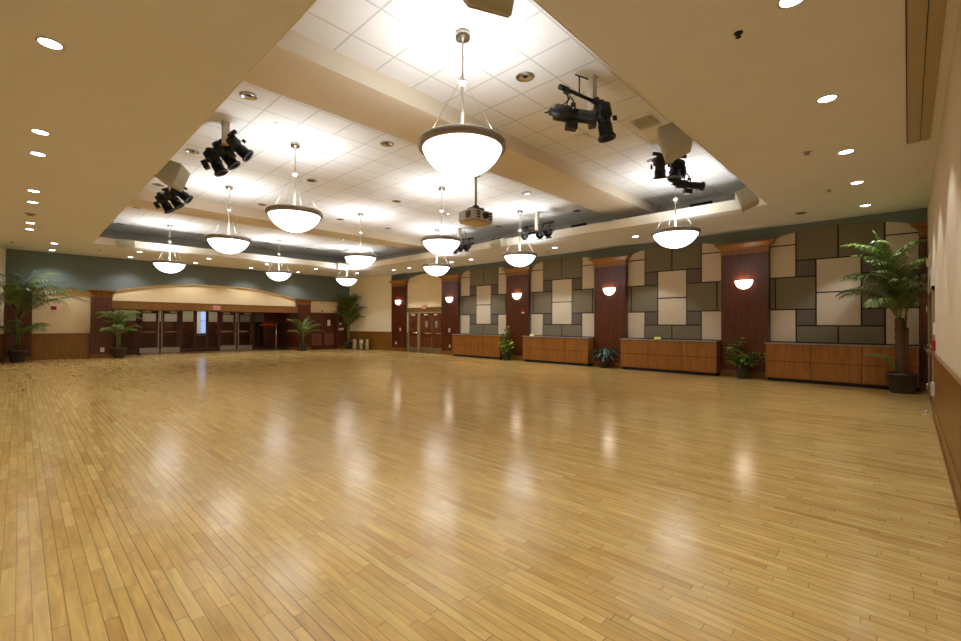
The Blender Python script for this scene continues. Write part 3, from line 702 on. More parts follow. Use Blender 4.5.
# ------------------------------------------------------------------ pendant lamps
def make_pendant(loc, lab):
    x, y, z = loc                       # loc = canopy on the ceiling
    t = thing('bowl_pendant_lamp', loc, lab, 'pendant lamp', 'glowing bowl pendant lamps')
    MB().lathe(loc, [(.001,-.001),(.085,-.001),(.088,-.03),(.083,-.075),(.02,-.08),(.016,-.10),(.001,-.10)], 32).build('canopy', M['steel'], t)
    MB().tube([(x,y,z-.09),(x,y,z-.56)], .012, 10).build('rod', M['metalwhite'], t)
    MB().lathe((x,y,z-.60), [(.001,.06),(.02,.055),(.055,.03),(.058,.015),(.03,0),(.02,-.03),(.001,-.03)], 20).build('cable_collar', M['metalwhite'], t)
    MB().tube([(x,y,z-.6),(x,y,z-1.38)], .017, 10).build('lower_rod', M['metalwhite'], t)
    for k in range(4):
        a = math.pi/4 + k*math.pi/2
        MB().tube([(x+.04*math.cos(a), y+.04*math.sin(a), z-.59), (x+.455*math.cos(a), y+.455*math.sin(a), z-1.31)], .0028, 5).build('cable', M['steel'], t)
    zr = z - 1.33
    MB().lathe((x,y,zr), [(.458,-.04),(.488,-.048),(.506,-.03),(.508,.0),(.506,.03),(.488,.052),(.46,.052),(.455,.01),(.458,-.04)], 56).build('rim', M['rimm'], t)
    prof = []
    Rb, D = .462, .31
    for i in range(15):
        a = i/14*math.pi/2; dd = math.sin(a); prof.append((Rb*(.55*math.cos(a)+.45*(1-dd)**.5) if i < 14 else .0001, -.03 - D*dd))
    MB().lathe((x,y,zr), prof, 56).build('bowl', M['bowl'], t)
    return t
pend = [(3.58,3.68,'hanging lamp nearest the camera, largest glowing bowl'),(3.6,8.2,'second lamp of the left row, just beyond the nearest lamp'),(3.6,11.95,'third lamp of the left row'),
        (3.6,18.1,'farthest lamp of the left row, beside the far left tray corner'),(7.32,18.1,'farthest lamp of the middle row'),(7.3,11.95,'middle lamp of the middle row'),
        (10.36,18.1,'farthest lamp of the right row, in the far tray corner'),(7.28,8.2,'nearest lamp of the middle row, left of the projector'),(10.38,11.95,'lamp of the right row behind the middle row lamp'),
        (10.38,8.2,'lamp of the right row below the three-lamp stage bar'),(10.2,3.68,'lamp nearest the tray corner at right, above the third bay')]
PUP = 19; first = None
for i, (x, y, lab) in enumerate(pend):
    lab = 'frosted bowl pendant, ' + lab
    if first is None: first = make_pendant((x, y, ZC), lab)
    else: dup(first, (x, y, ZC), lab)
    l = bpy.data.lights.new('pendant_uplight', 'AREA'); l.shape = 'DISK'; l.size = .55; l.energy = PUP; l.color = (.86, .93, 1); l.spread = R(138)
    o = bpy.data.objects.new('pendant_uplight', l); col.objects.link(o); o.location = (x, y, ZC-1.40); o.rotation_euler = (math.pi, 0, 0)

# ------------------------------------------------------------------ wall sconces
def sconce(y, lab, x=XP):
    t = thing('wall_sconce', (x, y, 2.34), lab, 'wall lamp', 'half-round glowing wall sconces')
    r, n, mrings = .208, 24, 10; vs = []; fs = []
    for j in range(mrings+1):
        ph = j/mrings*math.pi/2
        rr = r*math.cos(ph) if j < mrings else .001; zz = 2.58-.225*math.sin(ph)
        for i in range(n+1):
            th = -math.pi/2 + math.pi*i/n
            vs.append((x-.003-rr*math.cos(th)*.62, y+rr*math.sin(th), zz))
    for j in range(mrings):
        for i in range(n): fs.append((j*(n+1)+i, j*(n+1)+i+1, (j+1)*(n+1)+i+1, (j+1)*(n+1)+i))
    MB().add(vs, fs, True).build('shade', M['sconce'], t)
    MB().box(x-.012, x-.0005, y-.06, y+.06, 2.40, 2.60).build('back_plate', M['steel'], t)
    l = bpy.data.lights.new('sconce_lamp', 'POINT'); l.energy = 1.4; l.color = (1, .93, .82); l.shadow_soft_size = .04
    o = bpy.data.objects.new('sconce_lamp', l); col.objects.link(o); o.location = (x-.07, y, 2.56)
for k, lab in ((0, 'on the pilaster above the bushy plant, nearest the camera'), (1, 'on the third pilaster from the doors, above the blue-green plant'), (2, 'on the second pilaster from doors, above the red strobe'),
               (3, 'on the pilaster just right of the cherry doors'), (4, 'on the pilaster just left of the cherry doors, farthest')):
    sconce(P0Y + PER*k + PW/2, 'half-bowl white sconce ' + lab)

# ------------------------------------------------------------------ speakers
def speaker(c, fwd, w_, h_, dp, lab, up=(0,0,1), anchor=None, gr='spkgr'):
    f = Vector(fwd).normalized(); r_ = f.cross(Vector(up)).normalized(); u_ = r_.cross(f)
    c = Vector(c)
    t = thing('wall_speaker', c, lab, 'speaker', 'putty coloured speakers around the tray ceiling')
    bk = .88
    vs = []
    for (dz, k) in ((-1, bk), (1, 1)):
        for (i, j) in ((-1,-1),(1,-1),(1,1),(-1,1)): vs.append(c + f*dp/2*dz + r_*w_/2*i*k + u_*h_/2*j*k)
    MB().add(vs, [(0,3,2,1),(4,5,6,7),(0,1,5,4),(1,2,6,5),(2,3,7,6),(3,0,4,7)]).build('case', M['spk'], t, bevel=.02)
    MB().obox(c + f*(dp/2+.006), r_, u_, f, w_/2-.02, h_/2-.02, .006).build('grille', M[gr], t)
    if anchor is not None:
        a = Vector(anchor); q = c - f*dp/2
        MB().tube([q, (q+a)/2 + Vector((0,0,.02)), a], .02, 8).obox(a, Vector((1,0,0)), Vector((0,1,0)), Vector((0,0,1)), .05, .05, .05).build('bracket', M['metalwhite'], t)
speaker((6.52, 2.36, 4.0), (-.35, .88, -.30), .46, .42, .34, 'tan-bottomed speaker at the near tray edge above the stage lights', anchor=(6.6, 2.14, 4.1), gr='spk')
speaker((10.52, 2.36, 4.0), (-.25, .9, -.30), .44, .38, .32, 'speaker at the near tray edge beside the right tray corner', anchor=(10.55, 2.14, 4.08), gr='spk')
speaker((2.68, 2.44, 4.13), (.35, .75, -.75), .40, .30, .26, 'speaker cut off by the top edge above the nearest lamp', anchor=(2.65, 2.14, 4.12))
speaker((1.88, 9.35, 4.02), (.80, -.42, -.34), .52, .40, .32, 'speaker on the left tray edge above the far-left stage lights', anchor=(1.66, 9.45, 4.1), gr='spk')
speaker((2.43, 18.5, 4.0), (0, -1, -.12), .5, .27, .22, 'flat putty speaker on the far left tray corner lip', anchor=(2.43, 18.66, 4.03), gr='spk')
speaker((10.3, 18.45, 4.0), (0, -1, -.15), .5, .30, .22, 'speaker on the far tray lip behind the farthest right pendant', anchor=(10.3, 18.66, 4.03), gr='spk')
speaker((10.84, 9.45, 4.0), (-1, .1, -.25), .5, .28, .22, 'speaker on the right tray lip left of the three-lamp bar', anchor=(11.02, 9.3, 4.03), gr='spk')

# ------------------------------------------------------------------ projector
px, py = 7.27, 7.02
t = thing('ceiling_projector', (px, py, ZC), 'silver projector hanging from a long ceiling pole beside the nearest pendant', 'projector')
MB().lathe((px,py,ZC), [(.001,-.001),(.10,-.001),(.10,-.02),(.03,-.03),(.001,-.03)], 20).build('ceiling_plate', M['metalwhite'], t)
MB().tube([(px,py,ZC-.02),(px,py,4.02)], .028, 12).build('pole', M['slot'], t)
MB().box(px-.15, px+.15, py-.12, py+.12, 3.96, 4.02).box(px-.05, px+.05, py-.05, py+.05, 3.92, 4.08).build('mount', M['blackm'], t)
bd = MB()
a = [(-.28,-.22),( .28,-.22),(.30,.0),(.24,.26),(-.24,.26),(-.30,0)]
bd.prism([(px+p[0]*1.12, py+p[1]*1.12) for p in a], 3.70, 3.94, 'z')
bd.build('case', M['silver'], t, bevel=.025)
MB().prism([(px+p[0]*1.04, py+p[1]*1.04) for p in a], 3.665, 3.699, 'z').build('underside', M['ppan'], t, bevel=.01)
MB().lathe((px+.05, py-.246, 3.82), [(.001,-.005),(.05,-.005),(.05,-.05),(.075,-.05),(.075,-.001)], 24, (0,1,0)).build('lens', M['blackm'], t)
for dx in (-.17, .22):
    g_ = MB()
    for k in range(3): g_.box(px+dx-.05, px+dx+.05, py-.256, py-.2475, 3.74+k*.06, 3.78+k*.06)
    g_.build('vent', M['blackm'], t)
g_ = MB()
for k in range(7): g_.box(px-.345, px-.325, py-.16, py-.02, 3.75+k*.022, 3.76+k*.022)
g_.build('side_vent', M['blackm'], t)

# ------------------------------------------------------------------ stage lights
def stage_light(c, dr, lab, ln=.42, r=.085, hang=None, short=False):
    c = Vector(c); d_ = Vector(dr).normalized()
    t = thing('stage_light', c, lab, 'stage light', 'black stage lights under the tray ceiling')
    if short: prof = [(.001,-.14),(.05,-.14),(r*.9,-.08),(r,-.0),(r,.13),(r*1.12,.135),(r*1.12,.16),(r*.92,.16),(r*.9,.10)]
    else: prof = [(.001,-ln*.5),(.045,-ln*.5),(.05,-ln*.42),(r*.98,-ln*.38),(r,-ln*.08),(r*.72,-.02*ln),(r*.70,ln*.12),(r*.8,ln*.13),(r*.8,ln*.42),(r*1.02,ln*.43),(r*1.02,ln*.5),(r*.78,ln*.5),(r*.76,ln*.40)]
    MB().lathe(c, prof, 20, d_).build('body', M['blackm'], t)
    hh = .09 if short else ln*.40
    MB().lathe(c, [(.001,hh+.02),(r*.5,hh+.013),(r*.86,hh)], 20, d_).build('lens', M['lens'], t)
    side = d_.cross(Vector((0,0,1)));
    side = side.normalized() if side.length > .1 else Vector((1,0,0))
    top = c + Vector((0,0,.21)) if hang is None else Vector(hang)
    MB().tube([c+side*(r+.02), c+side*(r+.025)+(top-c)*.35, c+side*(r*.7)+(top-c)*.62, c-side*(r*.7)+(top-c)*.62, c-side*(r+.025)+(top-c)*.35, c-side*(r+.02)], .011, 6).build('yoke', M['blackm'], t)
    m2 = c + (top-c)*.62
    MB().tube([m2, top], .014, 6).obox(top, Vector((1,0,0)), Vector((0,1,0)), Vector((0,0,1)), .03, .03, .035).build('clamp', M['blackm'], t)
    u_ = side.cross(d_).normalized()
    if short:
        for s_ in (-1, 1): MB().obox(c+d_*.16+u_*(r*1.2*s_), side, d_, u_, r, .045, .004).build('barn_door', M['blackm'], t)
    else:
        for s_ in (-1, 1): MB().obox(c+side*s_*(r+.025), d_, u_, side, .035, .012, .02).build('shutter_handle', M['blackm'], t)
        MB().obox(c+u_*(r+.03), d_, side, u_, .03, .012, .025).build('shutter_handle', M['blackm'], t)
        MB().obox(c-u_*(r+.045), d_, side, u_, .07, .05, .045).build('lamp_housing', M['blackm'], t)
    cb = [c - d_*(ln*.45 if not short else .13), c - d_*(ln*.6 if not short else .2) + Vector((0,0,-.03)), c - d_*.18 + Vector((.03,.03,.08)), m2 + Vector((.03,.0,.04)), top+Vector((0,0,.02))]
    MB().tube(smooth_pts(cb), .007, 5).build('cable', M['rubber'], t)
def smooth_pts(p, n=4):
    p = [Vector(q) for q in p]; out = []
    for i in range(len(p)-1):
        a, b_, c, d = p[max(i-1,0)], p[i], p[i+1], p[min(i+2, len(p)-1)]
        for k in range(n):
            t = k/n; out.append(.5*((2*b_)+(-a+c)*t+(2*a-5*b_+4*c-d)*t*t+(-a+3*b_-3*c+d)*t**3))
    return out + [p[-1]]
def light_bar(x, y, ends, lab, zb=4.42, wht=True):
    t = thing('lighting_bar', (x, y, ZC), lab, 'lighting bar', 'ceiling posts carrying the stage lights')
    MB().box(x-.05, x+.05, y-.05, y+.05, zb-.06, ZC-.012).box(x-.07, x+.07, y-.07, y+.07, ZC-.012, ZC-.0005).build('post', M['metalwhite'], t, bevel=.004)
    MB().box(x-.06, x+.06, y-.06, y+.06, zb-.085, zb-.062).build('end_cap', M['ppan'], t)
    a, c = Vector(ends[0]), Vector(ends[1])
    MB().tube([a, c], .024, 10).build('bar', M['blackm'], t)
    m = (a+c)/2
    for k, e in enumerate((a, c)):
        MB().lathe(e, [(.001,-.05),(.035,-.05),(.035,.05),(.001,.05)], 12, (c-a)).build('end_clamp', M['blackm'], t)
    p = [m+Vector((0,0,.02)), m+Vector((.08,.05,.14)), m+Vector((-.04,-.02,.22)), m+Vector((.02,.06,.30)), Vector((x+.05, y, ZC-.03))]
    MB().tube(smooth_pts(p), .009, 6).build('cable', M['rubber'], t)
    return t
# cluster 1, right of the nearest pendant
light_bar(5.47, 3.08, ((4.93, 3.20, 4.46), (5.46, 3.02, 4.40)), 'white post and black bar right of the nearest pendant', 4.36)
stage_light((4.88, 3.02, 4.03), (.74, -.62, -.10), 'long black spotlight hung left of the white post beside the nearest pendant', .60, .10, hang=(4.98, 3.17, 4.43))
stage_light((5.47, 2.90, 4.12), (.10, -.12, -.95), 'black spotlight pointing down right of the white post beside nearest pendant', .52, .115, hang=(5.46, 3.01, 4.42))
light_bar(8.70, 3.25, ((8.42, 3.40, 4.62), (8.86, 3.05, 4.60)), 'white post and bar below the tan-bottomed speaker', 4.56)
stage_light((8.48, 3.34, 4.38), (.25, .1, -.8), 'left black spotlight of the cluster below the tan-bottomed speaker', .44, .125, hang=(8.45, 3.36, 4.60))
stage_light((8.82, 3.16, 4.36), (-.3, .1, -.8), 'middle black spotlight of the cluster below the tan-bottomed speaker', .42, .125, hang=(8.80, 3.12, 4.60))
stage_light((9.05, 3.02, 4.09), (.66, -.72, -.12), 'low long black spotlight pointing right below the tan-bottomed speaker', .56, .085, hang=(8.88, 3.05, 4.38))
light_bar(2.40, 8.18, ((2.36, 8.62, 4.50), (2.46, 7.98, 4.54)), 'white post and bar of the larger cluster at the left tray edge', 4.44)
stage_light((2.33, 8.50, 4.16), (.35, -.2, -.75), 'black spotlight, lowest left of the larger cluster at left tray edge', .46, .115, hang=(2.38, 8.54, 4.49))
stage_light((2.44, 8.30, 4.25), (.45, -.2, -.65), 'black spotlight, middle of the larger cluster at the left tray edge', .46, .115, hang=(2.42, 8.30, 4.51))
stage_light((2.58, 8.14, 4.37), (.55, -.3, -.5), 'black spotlight, upper right of the larger cluster at left tray edge', .44, .12, hang=(2.46, 8.06, 4.53))
light_bar(2.42, 12.06, ((2.36, 12.52, 4.52), (2.50, 11.82, 4.54)), 'white post and bar of the smaller cluster under the left speaker', 4.46)
stage_light((2.34, 12.35, 4.18), (.4, -.1, -.7), 'left black spotlight of the smaller cluster under the left speaker', .46, .12, hang=(2.40, 12.38, 4.51))
stage_light((2.46, 12.12, 4.25), (.5, -.15, -.65), 'middle black spotlight of the smaller cluster under the left speaker', .46, .12, hang=(2.45, 12.10, 4.52))
stage_light((2.58, 11.94, 4.36), (.55, -.3, -.5), 'right black spotlight of the smaller cluster under the left speaker', .44, .12, hang=(2.49, 11.88, 4.53))
light_bar(10.84, 11.28, ((10.84, 11.30, 4.36), (10.86, 10.66, 4.32)), 'white post and bar behind the middle pendant bowls, far right tray edge', 4.33)
stage_light((10.82, 11.39, 4.02), (-.8, -.35, -.35), 'left round black lamp of the distant bar behind the pendant bowl', .3, .10, hang=(10.84, 11.30, 4.34), short=True)
stage_light((10.82, 11.12, 4.06), (-.8, -.35, -.35), 'middle round black lamp of the distant bar behind the pendant bowl', .3, .10, hang=(10.85, 11.08, 4.34), short=True)
stage_light((10.82, 10.82, 4.05), (-.8, -.3, -.35), 'right round black lamp of the distant bar beside the pendant bowl', .3, .10, hang=(10.85, 10.80, 4.33), short=True)
light_bar(10.85, 7.92, ((10.85, 8.40, 4.35), (10.85, 7.40, 4.37)), 'white post and long black bar with three round lamps, right tray edge', 4.32)
stage_light((10.80, 8.32, 4.10), (-.85, -.45, -.30), 'left round black lamp with bright lens on the three-lamp bar', .3, .10, hang=(10.85, 8.30, 4.35), short=True)
stage_light((10.80, 7.74, 4.08), (-.8, -.3, -.40), 'middle round black lamp on the three-lamp bar', .3, .11, hang=(10.85, 7.72, 4.35), short=True)
stage_light((10.80, 7.46, 4.08), (-.8, -.3, -.40), 'right round black lamp on the three-lamp bar', .3, .11, hang=(10.85, 7.46, 4.36), short=True)

# ------------------------------------------------------------------ plants
def keep(v):
    dvx, dvy = .2274, .9738                      # canted corner walls
    v.y = min(v.y, 22.20 - .01*((v.x*7.3+v.z*3.1) % 1)); v.y = max(v.y, -.26)
    k = (v.x-12.96)*.974 + (v.y-22.45)*.2249
    if k > -.06 and v.y > 19: v.x -= (k+.06)/.974
    k = (v.x+.34)*-.974 + (v.y-22.45)*.2249
    if k > -.06 and v.y > 19: v.x += (k+.06)/.974
    if v.y < 12: v.x = min(v.x, 13.50)
    if v.z < 1.0 and -.15 < v.y < 2.55: v.x = min(v.x, 13.16)
    return v
def frond(base, az, L_, el, droop, nl=20, lw=.022, ll=.28, m='leaf', parent=None, vee=.5):
    b = MB(); d2 = Vector((math.cos(az), math.sin(az), 0)); side = Vector((-math.sin(az), math.cos(az), 0))
    pts = []; p = Vector(base); a = el; n = 14
    for i in range(n+1):
        pts.append(p.copy()); p = p + (d2*math.cos(a) + Vector((0,0,1))*math.sin(a))*(L_/n); a -= droop/n*(.4+1.2*i/n)
    b.tube(pts, [.011*(1-.8*i/n)+.002 for i in range(n+1)], 5)
    for k in range(nl):
        s_ = .22 + .78*k/(nl-1); f_ = s_*n; i = min(int(f_), n-1); q = pts[i].lerp(pts[i+1], f_-i)
        tg = (pts[i+1]-pts[i]).normalized(); up = side.cross(tg); up = up if up.z > 0 else -up
        prof = ll*(math.sin(math.pi*min(1, .12+s_*.86))**.6+.12)
        for sg in (-1, 1):
            jit = random.uniform(-.15, .15)
            dd = (tg*(.62+jit) + side*sg*.72 + up*(vee*.5+jit)).normalized()
            q1 = q + dd*prof*.5; q2 = q + (dd + Vector((0,0,-.6))).normalized()*prof*1.0
            wv = tg.cross(dd).cross(dd).normalized()*lw*.5
            b.add([q-wv*.4, q1-wv, q2, q1+wv, q+wv*.4], [(0,1,4) , (1,3,4), (1,2,3)], True)
    b.v = [keep(v) for v in b.v]
    return b.build('frond', M[m], parent)
def pot(t, x, y, r0, r1, h, m='pot', z=0):
    MB().lathe((x,y,z), [(.001,0),(r0,0),(r0*1.02,.01),(r1*.97,h*.82),(r1*1.06,h*.83),(r1*1.08,h),(r1*.97,h),(r1*.93,h*.9)], 28).build('pot', M[m], t)
    MB().lathe((x,y,z), [(r1*.93,h*.9),(r1*.5,h*.925),(.001,h*.93)], 20).build('soil', M['soil'], t)
def palm(x, y, lab, stems, pr=(.2,.28,.4), lf='leaf', potm='pot', trunk=None):
    t = thing('potted_palm', (x, y, 0), lab, 'potted palm', 'potted palms around the hall walls')
    pot(t, x, y, *pr, m=potm); zs = pr[2]*.92
    if trunk:
        for (dx, dy, h, r) in trunk:
            b = MB(); n = 14; pts = [(x+dx*.5+dx*.5*i/n, y+dy*.5+dy*.5*i/n, zs+(h-zs)*i/n) for i in range(n+1)]
            b.tube([keep(Vector(q)) for q in pts], [r*(1.06 if i % 2 else .94)*(1-.15*i/n) for i in range(n+1)], 10); b.build('trunk', M['trunk'], t)
    for (dx, dy, z0, zt, fr) in stems:
        b = MB(); b.tube([(x+dx*.4, y+dy*.4, z0), (x+dx*.8, y+dy*.8, (z0+zt)/2), (x+dx, y+dy, zt)], [.026, .02, .016], 7); b.build('cane', M['cane'], t)
        for (az, L_, el, dr, ll) in fr:
            frond((x+dx, y+dy, zt-.05), az, L_, el, dr, (26 if L_ > 1 else 20) if L_ > .7 else 15, .025, ll, lf, t)
    return t
def fr(n, L_, e0, e1, dr, ll, a0=0, a1=2*math.pi):
    out = []
    for i in range(n):
        k = i/max(1, n-1)
        out.append((a0+(a1-a0)*((i*.618) % 1)+random.uniform(-.2,.2), L_*random.uniform(.85,1.12), R(e0+(e1-e0)*random.random()), dr*random.uniform(.8,1.2), ll))
    return out
def fan(n, L_, e0, e1, dr, ll, azs):
    out = []
    for i in range(n):
        k = i/max(1, n-1); az = azs[i % len(azs)] + random.uniform(-14, 14)
        out.append((R(az), L_*random.uniform(.85, 1.1), R(e0+(e1-e0)*random.random()), dr*random.uniform(.85, 1.15), ll))
    return out
random.seed(3)
palm(12.82, .09, 'tall bushy potted palm with thick trunk at the right end of the counters',
     [(-.02,.05,.4,1.55, fan(7, 1.25, 58, 80, 1.9, .30, (95, 150, 120, 190, 80, 215, 240))),
      (.03,.03,.4,1.75, fan(7, 1.25, 64, 84, 1.7, .30, (85, 110, 170, 140, 225, 60, 195))),
      (.02,.10,1.3,2.05, fan(6, 1.15, 66, 86, 1.6, .28, (92, 130, 160, 200, 70, 235))),
      (.0,.20,1.6,2.40, [(R(95), 1.1, R(87), .5, .2), (R(150), .95, R(84), .8, .2), (R(60), .9, R(86), .6, .18)]+fan(5, 1.1, 72, 88, 1.5, .25, (90, 120, 60, 180, 230, 100, 150))),
      (.04,-.06,1.0,1.65, [(R(200), .75, R(75), 1.6, .22), (R(170), .95, R(70), 1.6, .24), (R(265), .45, R(82), 1.3, .16), (R(30), .6, R(84), .6, .2)]),
      (-.1,.12,.42,.58, [(R(95), .55, R(60), 1.7, .17), (R(125), .45, R(65), 1.5, .16)])],
     (.19, .245, .42), 'leaf', 'pot', [(0,.04,1.55,.085),(.03,-.05,1.35,.06)])
random.seed(5)
palm(-.04, 21.78, 'large bushy potted palm at the far left edge of the hall',
     [(-.03,0,.4,1.65, fan(6, 1.6, 60, 84, 1.6, .36, (0, 320, 20, 280, 180, 250))),
      (.05,-.05,.4,1.55, [(R(0), 2.2, R(62), 1.6, .42), (R(-8), 2.0, R(50), 1.5, .40), (R(-20), 1.7, R(70), 1.9, .40), (R(10), 1.9, R(74), 1.3, .36), (R(-30), 1.6, R(58), 1.9, .36)]),
      (-.05,.04,.4,1.95, fan(6, 1.6, 72, 88, 1.5, .38, (180, 270, 10, 300, 220, 340))),
      (.03,.02,.4,.8, fan(5, 1.1, 55, 80, 1.7, .3, (-20, 30, 250, 300, 180)))],
     (.17, .24, .42), 'leafd', 'pot')
random.seed(9)
palm(2.72, 21.9, 'small potted palm in front of the pilaster left of the arch',
     [(0,0,.36,1.22, [(R(5), 1.05, R(80), 1.9, .26), (R(25), .95, R(72), 1.8, .24), (R(180), 1.05, R(80), 2.2, .28), (R(200), .95, R(72), 2.2, .26), (R(270), .9, R(84), 1.6, .24), (R(330), 1.0, R(76), 1.8, .26), (R(220), 1.0, R(80), 2.0, .26), (R(-10), .9, R(62), 1.8, .24)]),
      (.05,.03,.36,.95, fan(4, .85, 55, 80, 1.6, .26, (0, 300, 250, 190))), (-.04,.03,.36,.85, fan(4, .85, 50, 75, 1.8, .26, (170, 220, 280, 340)))],
     (.17, .235, .40), 'leaf', 'pot')
random.seed(11)
palm(10.12, 21.9, 'small sparse potted palm in front of the pilaster right of the arch',
     [(0,0,.36,.75, [(R(2), 1.2, R(58), 1.3, .26), (R(-15), 1.0, R(46), 1.4, .24), (R(178), 1.3, R(72), 1.3, .28), (R(200), 1.1, R(80), 1.2, .26), (R(40), 1.2, R(80), .9, .26), (R(165), .9, R(50), 1.6, .24), (R(330), 1.1, R(68), 1.5, .26)]),
      (-.03,.04,.36,.8, [(R(10), 1.1, R(72), 1.2, .22), (R(265), .9, R(60), 1.6, .22)])],
     (.15, .20, .36), 'leaf', 'potg')
random.seed(13)
palm(12.56, 21.72, 'tall bushy potted palm in the far corner beside the steel bins',
     [(0,0,.33,1.15, fan(7, 1.3, 62, 84, 1.3, .32, (180, 0, 270, 220, 320, 200, 340))), (.05,-.03,.33,1.45, fan(7, 1.35, 66, 86, 1.3, .34, (0, 180, 250, 300, 20, 200, 340))),
      (-.04,.03,.33,1.85, fan(8, 1.35, 74, 89, 1.0, .32, (180, 0, 270, 225, 315, 190, 350, 250))), (.04,.04,.33,2.1, fan(5, 1.15, 76, 89, .9, .3, (180, 0, 270, 230, 310)))],
     (.16, .22, .40), 'leafd', 'potg')

def broad(b, base, d_, L_, W_):
    d_ = Vector(d_).normalized(); s_ = d_.cross(Vector((0,0,1)));
    s_ = s_.normalized() if s_.length > .05 else Vector((1,0,0))
    base = Vector(base); p1 = base+d_*L_*.3; p2 = base+d_*L_*.65+Vector((0,0,-.02)); p3 = base+d_*L_+Vector((0,0,-.14*L_*2))
    up = s_.cross(d_)*W_*.15
    b.add([base, p1-s_*W_*.5+up, p1, p1+s_*W_*.5+up, p2-s_*W_*.42+up, p2, p2+s_*W_*.42+up, p3], [(0,2,1),(0,3,2),(1,2,5,4),(2,3,6,5),(4,5,7),(5,6,7)], True)
def leafy(name, x, y, lab, stems, pr, mats, potm='potg', lw=.07, ll=.12, cat='potted plant'):
    t = thing(name, (x, y, 0), lab, cat)
    pot(t, x, y, *pr, m=potm)
    for si, (pts, nleaf, spread) in enumerate(stems):
        P_ = [Vector((x+a, y+b_, c)) for a, b_, c in pts]
        st = MB().tube(smooth_pts(P_), .009, 6).build('stem', M['cane'], t)
        sp = smooth_pts(P_, 6)
        mbs = [MB() for _ in mats]
        for k in range(nleaf):
            q = sp[int(random.uniform(.25, 1)*(len(sp)-1))] + Vector([random.uniform(-1,1)*spread*.5 for _ in range(3)])
            a = random.uniform(0, 2*math.pi)
            broad(random.choice(mbs), q, (math.cos(a), math.sin(a), random.uniform(-.3, .7)), ll*random.uniform(.8,1.3), lw*random.uniform(.8,1.2))
        for mb, mm in zip(mbs, mats):
            if mb.v: mb.build('foliage', M[mm], st)
random.seed(21)
leafy('potted_ficus', 13.28, 3.08, 'potted leafy plant with yellow-green leaves, nearest sconce pilaster',
      [([(0,.02,.25),(0,.1,.6),(0,.12,1.0)], 46, .22), ([(0,-.02,.25),(-.02,-.2,.45),(-.03,-.38,.62)], 36, .18), ([(0,.02,.25),(-.04,.16,.5),(-.05,.25,.75)], 34, .2), ([(0,0,.25),(-.05,0,.4),(-.08,-.02,.5)], 30, .25)],
      (.12,.16,.28), ('leafy','leafg','leafg'), 'potg', .115, .165)
random.seed(22)
leafy('potted_ficus', 13.2, 11.05, 'upright potted leafy plant between the two farthest counters',
      [([(0,0,.25),(0,.05,.7),(-.02,-.1,1.22)], 46, .2), ([(0,.02,.25),(-.02,.2,.5),(-.03,.22,.85)], 34, .2), ([(0,-.02,.25),(-.02,-.18,.5),(-.03,-.2,.7)], 34, .2), ([(0,0,.25),(-.04,0,.45),(-.06,0,.6)], 26, .22)],
      (.13,.17,.30), ('leafy','leafg','leafg'), 'potg', .115, .165)
# low broad-leaved plant
random.seed(23)
t = thing('potted_peace_lily', (13.25, 6.98, 0), 'low spreading blue-green leafy plant between the second and third counters', 'potted plant')
pot(t, 13.25, 6.98, .12, .17, .26, m='potg')
for k in range(58):
    a = random.uniform(0, 2*math.pi); el = R(random.uniform(15, 80)); L1 = random.uniform(.25, .5)
    dx = math.cos(a)*math.cos(el); dy = math.sin(a)*math.cos(el); dz = math.sin(el)
    b0 = Vector((13.25, 6.98, .25)); e = b0 + Vector((dx*.62, dy, dz))*L1
    if e.x > 13.48: e.x = 13.48
    bb = MB().tube([b0, (b0+e)/2+Vector((0,0,.04)), e], .004, 4)
    broad(bb, e, (dx*.5, dy, dz*.2-.35), .25, .085); bb.build('leaf', M['leafb'], t)

# ------------------------------------------------------------------ bins, coat racks
def bin_(x, y, lab):
    t = thing('litter_bin', (x, y, 0), lab, 'litter bin', 'steel litter bins in the far corner')
    MB().lathe((x,y,0), [(.001,.0),(.135,0),(.14,.01),(.14,.02)], 32).build('base', M['rubber'], t)
    MB().lathe((x,y,0), [(.138,.02),(.14,.56),(.143,.565)], 40).build('body', M['bins'], t)
    MB().lathe((x,y,0), [(.143,.565),(.145,.585),(.12,.605),(.08,.607),(.075,.59),(.001,.56)], 32).build('lid', M['blackm'], t)
M['bins'] = mat('mirror_steel_bin', (190,190,196), .16, 1)
bin_(12.56, 21.05, 'shiny steel litter bin, left of three, next to the corner palm')
bin_(12.82, 20.83, 'shiny steel litter bin, middle of three, wearing a white sign')
bin_(13.06, 20.62, 'shiny steel litter bin, right of three, nearest the canted wall')
t = thing('recycling_sign', (12.68, 20.75, .42), 'small white sign with green recycling mark on the middle bin', 'sign')
c_ = Vector((12.735, 20.683, .44)); nn = Vector((-.52, -.85, 0)).normalized(); sd = nn.cross(Vector((0,0,1)))
MB().obox(c_, sd, Vector((0,0,1)), nn, .085, .07, .003).build('card', M['paper'], t)
q = MB()
for k in range(3):
    a0 = R(90+120*k)
    for (da, r_) in ((-.7, .035), (0., .035), (.7, .035)):
        q.obox(c_ + nn*.005 + sd*math.cos(a0+da)*r_ + Vector((0,0,1))*math.sin(a0+da)*r_, (sd*-math.sin(a0+da)+Vector((0,0,1))*math.cos(a0+da)), (sd*math.cos(a0+da)+Vector((0,0,1))*math.sin(a0+da)), nn, .011, .007, .001)
q.build('recycling_mark', M['green'], t)

